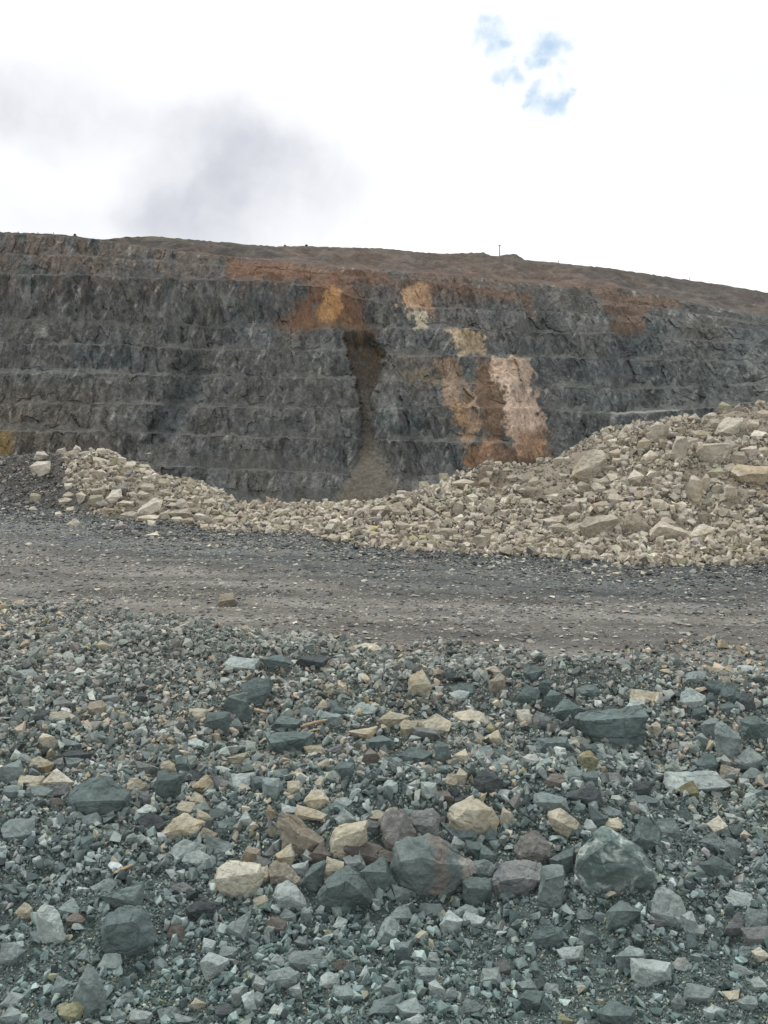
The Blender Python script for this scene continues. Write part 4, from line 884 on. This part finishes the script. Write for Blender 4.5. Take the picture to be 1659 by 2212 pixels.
# ------------------------------------------------------------------ loose gravel and rubble: too many to count
def prototypes(n, seed, npt):
    rg = np.random.default_rng(seed); out = []
    for i in range(n):
        d = rg.normal(size=(npt, 3)); d /= np.linalg.norm(d, axis=1, keepdims=True)
        d = np.sign(d) * np.abs(d) ** .8
        P = d * np.array([1, rg.uniform(.6, .95), rg.uniform(.45, .8)]) * rg.uniform(.82, 1.1, (npt, 1))
        V, F = hull([tuple(p) for p in P])
        V /= (np.abs(V).max())
        out.append((V.astype(np.float32), F))
    return out
PR_A, PR_B = prototypes(34, 3, 10), prototypes(30, 4, 9)
def rotations(n, rg, flat):
    """random rotation; flat in 0..1 keeps the stones lying on their broad side"""
    yaw = rg.uniform(0, 2 * math.pi, n); tiltx = rg.normal(0, 1, n) * (1.2 - flat); tilty = rg.normal(0, 1, n) * (1.2 - flat)
    cz, sz, cx_, sx_, cy_, sy_ = np.cos(yaw), np.sin(yaw), np.cos(tiltx), np.sin(tiltx), np.cos(tilty), np.sin(tilty)
    Z = np.zeros(n); O = np.ones(n)
    Rz = np.stack([cz, -sz, Z, sz, cz, Z, Z, Z, O], -1).reshape(n, 3, 3)
    Rx = np.stack([O, Z, Z, Z, cx_, -sx_, Z, sx_, cx_], -1).reshape(n, 3, 3)
    Ry = np.stack([cy_, Z, sy_, Z, O, Z, -sy_, Z, cy_], -1).reshape(n, 3, 3)
    return Rx @ Ry @ Rz
def scatter(name, protos, X, Y, r, colr, flat, seed, mat, squash=1.0, sink=.3):
    rg = np.random.default_rng(seed); n = len(X); Z = heights(X, Y)
    sq = np.broadcast_to(np.asarray(squash, float), (n,)); fl = np.broadcast_to(np.asarray(flat, float), (n,))
    Rm = rotations(n, rg, fl); pi = rg.integers(0, len(protos), n)
    VV, FF, CC, base = [], [], [], 0
    for k, (V, F) in enumerate(protos):
        ix = np.nonzero(pi == k)[0]
        if not len(ix): continue
        P = np.einsum('nij,vj->nvi', Rm[ix], V) * r[ix, None, None]
        P[:, :, 2] *= sq[ix, None]
        P[:, :, 0] += X[ix, None]; P[:, :, 1] += Y[ix, None]
        P[:, :, 2] += (Z[ix] + r[ix] * sq[ix] * (sink + .15 * rg.normal(size=len(ix))))[:, None]
        nv = V.shape[0]
        VV.append(P.reshape(-1, 3).astype(np.float32))
        FF.append((F[None] + (base + nv * np.arange(len(ix)))[:, None, None]).reshape(-1, 3))
        CC.append(np.repeat(colr[ix], nv, 0)); base += nv * len(ix)
    return np.concatenate(VV), np.concatenate(FF), np.concatenate(CC)
def powerlaw(rg, n, a, b, e):
    u = rg.random(n); p = 1 - e
    return (a ** p + u * (b ** p - a ** p)) ** (1 / p)
def pick(rg, n, table):
    """table: [(weight array or number, colour, spread)]"""
    Wt = np.stack([np.broadcast_to(np.asarray(w_, float), (n,)) for w_, _, _ in table], 1); Wt = Wt / Wt.sum(1, keepdims=True)
    c = np.cumsum(Wt, 1); i = (rg.random(n)[:, None] > c).sum(1).clip(0, len(table) - 1)
    base = np.array([t[1] for t in table])[i]; sp = np.array([t[2] for t in table])[i]
    return base * np.exp(rg.normal(size=n) * sp)[:, None] * np.exp(rg.normal(size=(n, 3)) * .018)
rg = np.random.default_rng(21)
def clear_of(X, Y, boxes, shrink):
    """False where a small stone would sit inside one of the traced stones"""
    Z = heights(X, Y); f = Y * CT - (Z - CAM_H) * ST
    px = W / 2 + FPX * X / f; py = H / 2 - FPX * ((Z - CAM_H) * CT + Y * ST) / f
    ok = np.ones(len(X), bool)
    for b in boxes:
        cxb, cyb, hw, hh = (b[0] + b[2]) / 2, (b[1] + b[3]) / 2 - .04 * (b[3] - b[1]), (b[2] - b[0]) / 2 * shrink, (b[3] - b[1]) / 2 * shrink
        if hw < 3.2: continue
        ok &= ((px - cxb) / hw) ** 2 + ((py - cyb) / hh) ** 2 > 1
    return ok
def stone_mat(name, sc):
    m, t, b = new_mat(name)
    at = t.n('ShaderNodeAttribute', attribute_name='tone'); P = t.n('ShaderNodeNewGeometry').outputs['Position']
    n1 = t.noise(P, sc, 4, .6); n2 = t.noise(P, sc * 5, 3, .65)
    k = t.math('MULTIPLY', t.mr(n1, .3, .7, .76, 1.24, False), t.mr(n2, .28, .72, .8, 1.2, False))
    t.put(b.inputs['Base Color'], t.scale(at.outputs['Color'], k))
    bump(t, b, t.math('ADD', n1, t.math('MULTIPLY', n2, .5)), .6, .4 / sc)
    return m
# --- gravel of the bank and the chips pressed into the road
N1 = 235000
Y = np.sqrt(rg.uniform(1.2 ** 2, 8.6 ** 2, N1)); X = rg.uniform(-1, 1, N1) * (.46 * Y + 1.3)
b_, yn_, yb_, yr_ = zone(X, Y)
patch = fbm(X * 1.1, Y * 1.1, 0, 101, 3)
bankd = sm(.55, -.15, Y - yn_ + .25 * fbm(X * 1.5, Y * 1.5, 0, 102, 3))
ok = rg.random(N1) < bankd * (.62 + .38 * sm(-.5, .3, patch))
ok &= clear_of(X, Y, rocks, .9)
X, Y, b_, patch = X[ok], Y[ok], b_[ok], patch[ok]
n = len(X)
far = sm(3, 6.5, Y)
r = powerlaw(rg, n, .0055, .032, 2.6) * (1 + .25 * far) * (1 + .22 * np.clip(patch, -1, 1))
r[:9000] = powerlaw(rg, 9000, .018, .052, 2.6)       # the mixed chunks among them
r = np.minimum(r, .0092 * Y)
tanp = (.010 + .19 * sm(3.2, 4.0, Y) * sm(-.5, .4, fbm(X * .9, Y * .9, 0, 103, 3) + .25)) * (1 - .35 * sm(.2, 1.6, np.abs(X)) * sm(4.5, 3.5, Y))
tab = [(.38 * (1 - .4 * far), (.110, .144, .140), .26), (.36 + .1 * far, (.180, .220, .212), .24), (.19 + .1 * far, (.295, .34, .325), .2), (.04 + .12 * far, (.20, .21, .20), .2), (.05, (.052, .066, .067), .2), (tanp * .75, (.33, .31, .245), .18), (tanp * .35, (.40, .375, .29), .12), (.01, (.25, .245, .16), .2)]
colr = pick(rg, n, tab)
colr = colr * (1 - far[:, None] * np.array([-.12, .0, .06])) * (1 - sm(3.6, 2.6, Y)[:, None] * np.array([.09, .0, .015]))
parts_ = [scatter('gravel', PR_A, X, Y, r, colr, .25 + .3 * far, 31, None, 1.0, .35)]
print('bank stones', n)
# fine grit that fills the gaps of the near bank
N1 = 150000
Y = np.sqrt(rg.uniform(1.5 ** 2, 5.2 ** 2, N1)); X = rg.uniform(-1, 1, N1) * (.45 * Y + .15); n = N1
r = powerlaw(rg, n, .0032, .0075, 2.2)
colr = pick(rg, n, [(.5, (.092, .128, .121), .28), (.35, (.155, .20, .19), .25), (.1, (.24, .25, .235), .2), (.05, (.33, .29, .2), .2)])
parts_.append(scatter('gravel', PR_B, X, Y, r, colr, .2, 37, None, 1.0, .3))
# road chips
N2 = 150000
Y = np.sqrt(rg.uniform(5.2 ** 2, 16.5 ** 2, N2)); X = rg.uniform(-1, 1, N2) * (.46 * Y + .8)
b_, yn_, yb_, yr_ = zone(X, Y)
t = (Y - yn_) / (yb_ - yn_)
pn = fbm(X * .5, Y * 2.2, 0, 104, 4)
dens = sm(-.05, .05, t) * sm(1.03, .97, t) * (.48 + .35 * sm(-.2, .5, pn) + .4 * sm(.62, .95, t))
leftdark = sm(85, 40, b_) * sm(.9, 1.0, t) * sm(yr_ + .3, yr_, Y) * .8
ok = rg.random(N2) < np.maximum(dens, leftdark)
X, Y, t, b_ = X[ok], Y[ok], t[ok], b_[ok]; n = len(X)
edge = sm(.6, .9, t); mid = sm(.62, .4, t)
r = powerlaw(rg, n, .0085, .040, 2.9) * (1 + .25 * edge)
tab = [(.30 + .25 * edge, (.075, .083, .083), .28), (.32, (.132, .14, .135), .25), (.14 + .14 * mid, (.27, .262, .235), .22), (.06 + .10 * mid, (.37, .35, .29), .2), (.05 * edge, (.50, .46, .34), .15), (.12 * mid, (.13, .112, .09), .2), (.06, (.18, .185, .19), .15)]
colr = pick(rg, n, tab)
parts_.append(scatter('gravel', PR_B, X, Y, r, colr, .95 - .35 * edge, 41, None, .42 + .35 * edge * rg.random(n), .25))
print('road chips', n)
off = 0; VV, FF, CC = [], [], []
for V, F, Cc in parts_: VV.append(V); FF.append(F + off); CC.append(Cc); off += len(V)
g = mesh_from('gravel', np.concatenate(VV), np.concatenate(FF), stone_mat('gravel_stone', 60), np.concatenate(CC))
kind(g, 'stuff'); g['label'] = 'grey green gravel strewn over the bank and pressed into the road'
# --- rubble of the pale heaps
N3 = 120000
b3 = rg.uniform(-40, 830, N3)
yb3 = flat_Y(b3, interp(BASE_PX, b3)); run3 = interp(RUN, b3)
u = rg.random(N3); Y = yb3 - .12 + (run3 + .9) * u
X = (b3 - W / 2) / FPX * (Y * CT + CAM_H * ST)
t = (Y - yb3) / run3
pn = fbm(X * .55, Y * .8, 0, 111, 3); pf = fbm(X * 2, Y * 2, 0, 112, 3)
pale = sm(50, 72, b3 + 8 * pn - 34 * np.clip(1 - t, 0, 1))
dens = (run3 / 3.6) * np.where(pale > .5, .20 + .55 * sm(-.5, .15, pn + .3 * pf), .2)
hollow = np.zeros(N3)
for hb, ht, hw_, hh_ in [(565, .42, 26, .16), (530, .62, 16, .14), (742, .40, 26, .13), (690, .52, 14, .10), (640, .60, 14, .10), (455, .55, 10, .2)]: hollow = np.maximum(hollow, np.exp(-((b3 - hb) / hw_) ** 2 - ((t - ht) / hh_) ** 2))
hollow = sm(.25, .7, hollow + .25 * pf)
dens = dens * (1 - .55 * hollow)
ok = (rg.random(N3) < dens) & clear_of(X, Y, boulders, .9)
X, Y, b3, t, pn, pale = X[ok], Y[ok], b3[ok], t[ok], pn[ok], pale[ok]; n = len(X)
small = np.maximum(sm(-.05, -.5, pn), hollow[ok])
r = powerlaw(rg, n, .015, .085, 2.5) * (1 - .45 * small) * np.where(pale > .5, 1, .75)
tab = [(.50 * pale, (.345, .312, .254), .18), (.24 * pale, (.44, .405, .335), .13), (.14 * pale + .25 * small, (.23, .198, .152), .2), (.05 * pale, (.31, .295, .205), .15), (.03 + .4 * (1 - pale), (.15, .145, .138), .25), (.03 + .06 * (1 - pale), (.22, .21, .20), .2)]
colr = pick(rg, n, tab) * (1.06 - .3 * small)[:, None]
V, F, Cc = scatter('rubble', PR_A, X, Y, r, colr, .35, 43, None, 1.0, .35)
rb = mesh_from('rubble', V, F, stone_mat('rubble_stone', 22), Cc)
kind(rb, 'stuff'); rb['label'] = 'pale broken sandstone rubble filling the heaps beyond the road'
print('rubble', n)
# ------------------------------------------------------------------ poles and bushes along the far rim
def bar(bm, p, q_, r0, r1, seg=8):
    p, q_ = Vector(p), Vector(q_); d = (q_ - p); L_ = d.length
    m = d.to_track_quat('Z', 'Y').to_matrix().to_4x4(); m.translation = (p + q_) / 2
    bmesh.ops.create_cone(bm, cap_ends=True, segments=seg, radius1=r0, radius2=r1, depth=L_, matrix=m)
def to_obj(name, bm, mat, parent=None):
    me = bpy.data.meshes.new(name); bm.to_mesh(me); bm.free(); me.materials.append(mat)
    o = bpy.data.objects.new(name, me); COL.objects.link(o); o.parent = parent; return o
m_pole, t_, b_ = new_mat('grey_timber'); nn = t_.noise(t_.n('ShaderNodeTexCoord').outputs['Object'], 3, 4)
t_.put(b_.inputs['Base Color'], t_.mix(nn, (.06, .055, .05), (.13, .12, .11)))
def rim_point(x, y):
    D = float(np.interp(x * Q, hx, Ds)) + 1.0
    d = ray(x * Q, y * Q); return (d * (D / d[1]) + EYE)
def post(x, ytop, ybot, rad, label):
    b = rim_point(x, ybot); h = (ybot - ytop) * Q / FPX * b[1]
    bm = bmesh.new(); bar(bm, (0, 0, -1.2), (0, 0, h), rad, rad * .8, 6); bar(bm, (0, 0, h), (0, 0, h + rad * 1.2), rad * .8, rad * .2, 6)
    o = to_obj('fence_post', bm, m_pole); o.location = b; thing(o, label, 'post')
b = rim_point(1079, 552); h = 22 * Q / FPX * b[1]
up = bpy.data.objects.new('utility_pole', None); COL.objects.link(up); up.location = b
thing(up, 'thin utility pole standing on the rim of the quarry', 'pole')
bm = bmesh.new(); bar(bm, (0, 0, -2), (0, 0, h), .22, .16); to_obj('shaft', bm, m_pole, up)
bm = bmesh.new(); bar(bm, (-.75, 0, h - .5), (.75, 0, h - .5), .11, .11)
to_obj('crossarm', bm, m_pole, up)
for sx in (-.62, .62):
    bm = bmesh.new(); bar(bm, (sx, 0, h - .4), (sx, 0, h - .05), .09, .06); to_obj('insulator', bm, m_pole, up)
post(40, 501, 505, .14, 'leftmost of the three slim posts on the rim')
post(82, 502, 506, .14, 'middle one of the three slim posts on the rim')
post(116, 503, 507, .14, 'rightmost of the three slim posts on the rim')
post(1490, 598, 604, .15, 'slim post beside a pale stone on the sloping skyline')
post(1206, 562, 568, .14, 'slim post on the skyline down the slope from the pole')
m_leaf, t_, b_ = new_mat('dry_leaves'); nn = t_.noise(t_.n('ShaderNodeTexCoord').outputs['Object'], 2.5, 4)
t_.put(b_.inputs['Base Color'], t_.mix(nn, (.035, .04, .02), (.09, .09, .045)))
def bush(x, y, hpx, label, seed):
    p = rim_point(x, y); s = hpx * Q / FPX * p[1]; rg = np.random.default_rng(seed)
    e = bpy.data.objects.new('bush', None); COL.objects.link(e); e.location = p; thing(e, label, 'bush')
    bm = bmesh.new()
    for i in range(5): bar(bm, (0, 0, -.6), (rg.uniform(-.3, .3) * s, rg.uniform(-.3, .3) * s, s * rg.uniform(.5, 1.0)), .07, .02, 5)
    to_obj('stem', bm, m_pole, e)
    V, F = [], []
    for i in range(260):
        c = rg.normal(size=3) * np.array([.26, .26, .24]) * s + np.array([0, 0, .55 * s]); a, b2 = rg.normal(size=3) * .13, rg.normal(size=3) * .13
        k = len(V); V += [c - a, c + b2, c + a, c - b2]; F.append((k, k + 1, k + 2, k + 3))
    o = mesh_from('foliage', np.array(V), np.array(F), m_leaf, parent=e)
bush(162, 510, 3.6, 'small dark bush at the end of the flat rim', 1)
bush(616, 534, 4.2, 'bush at the dip of the skyline', 2)
bush(662, 534, 5, 'taller thin bush further along the skyline', 3)
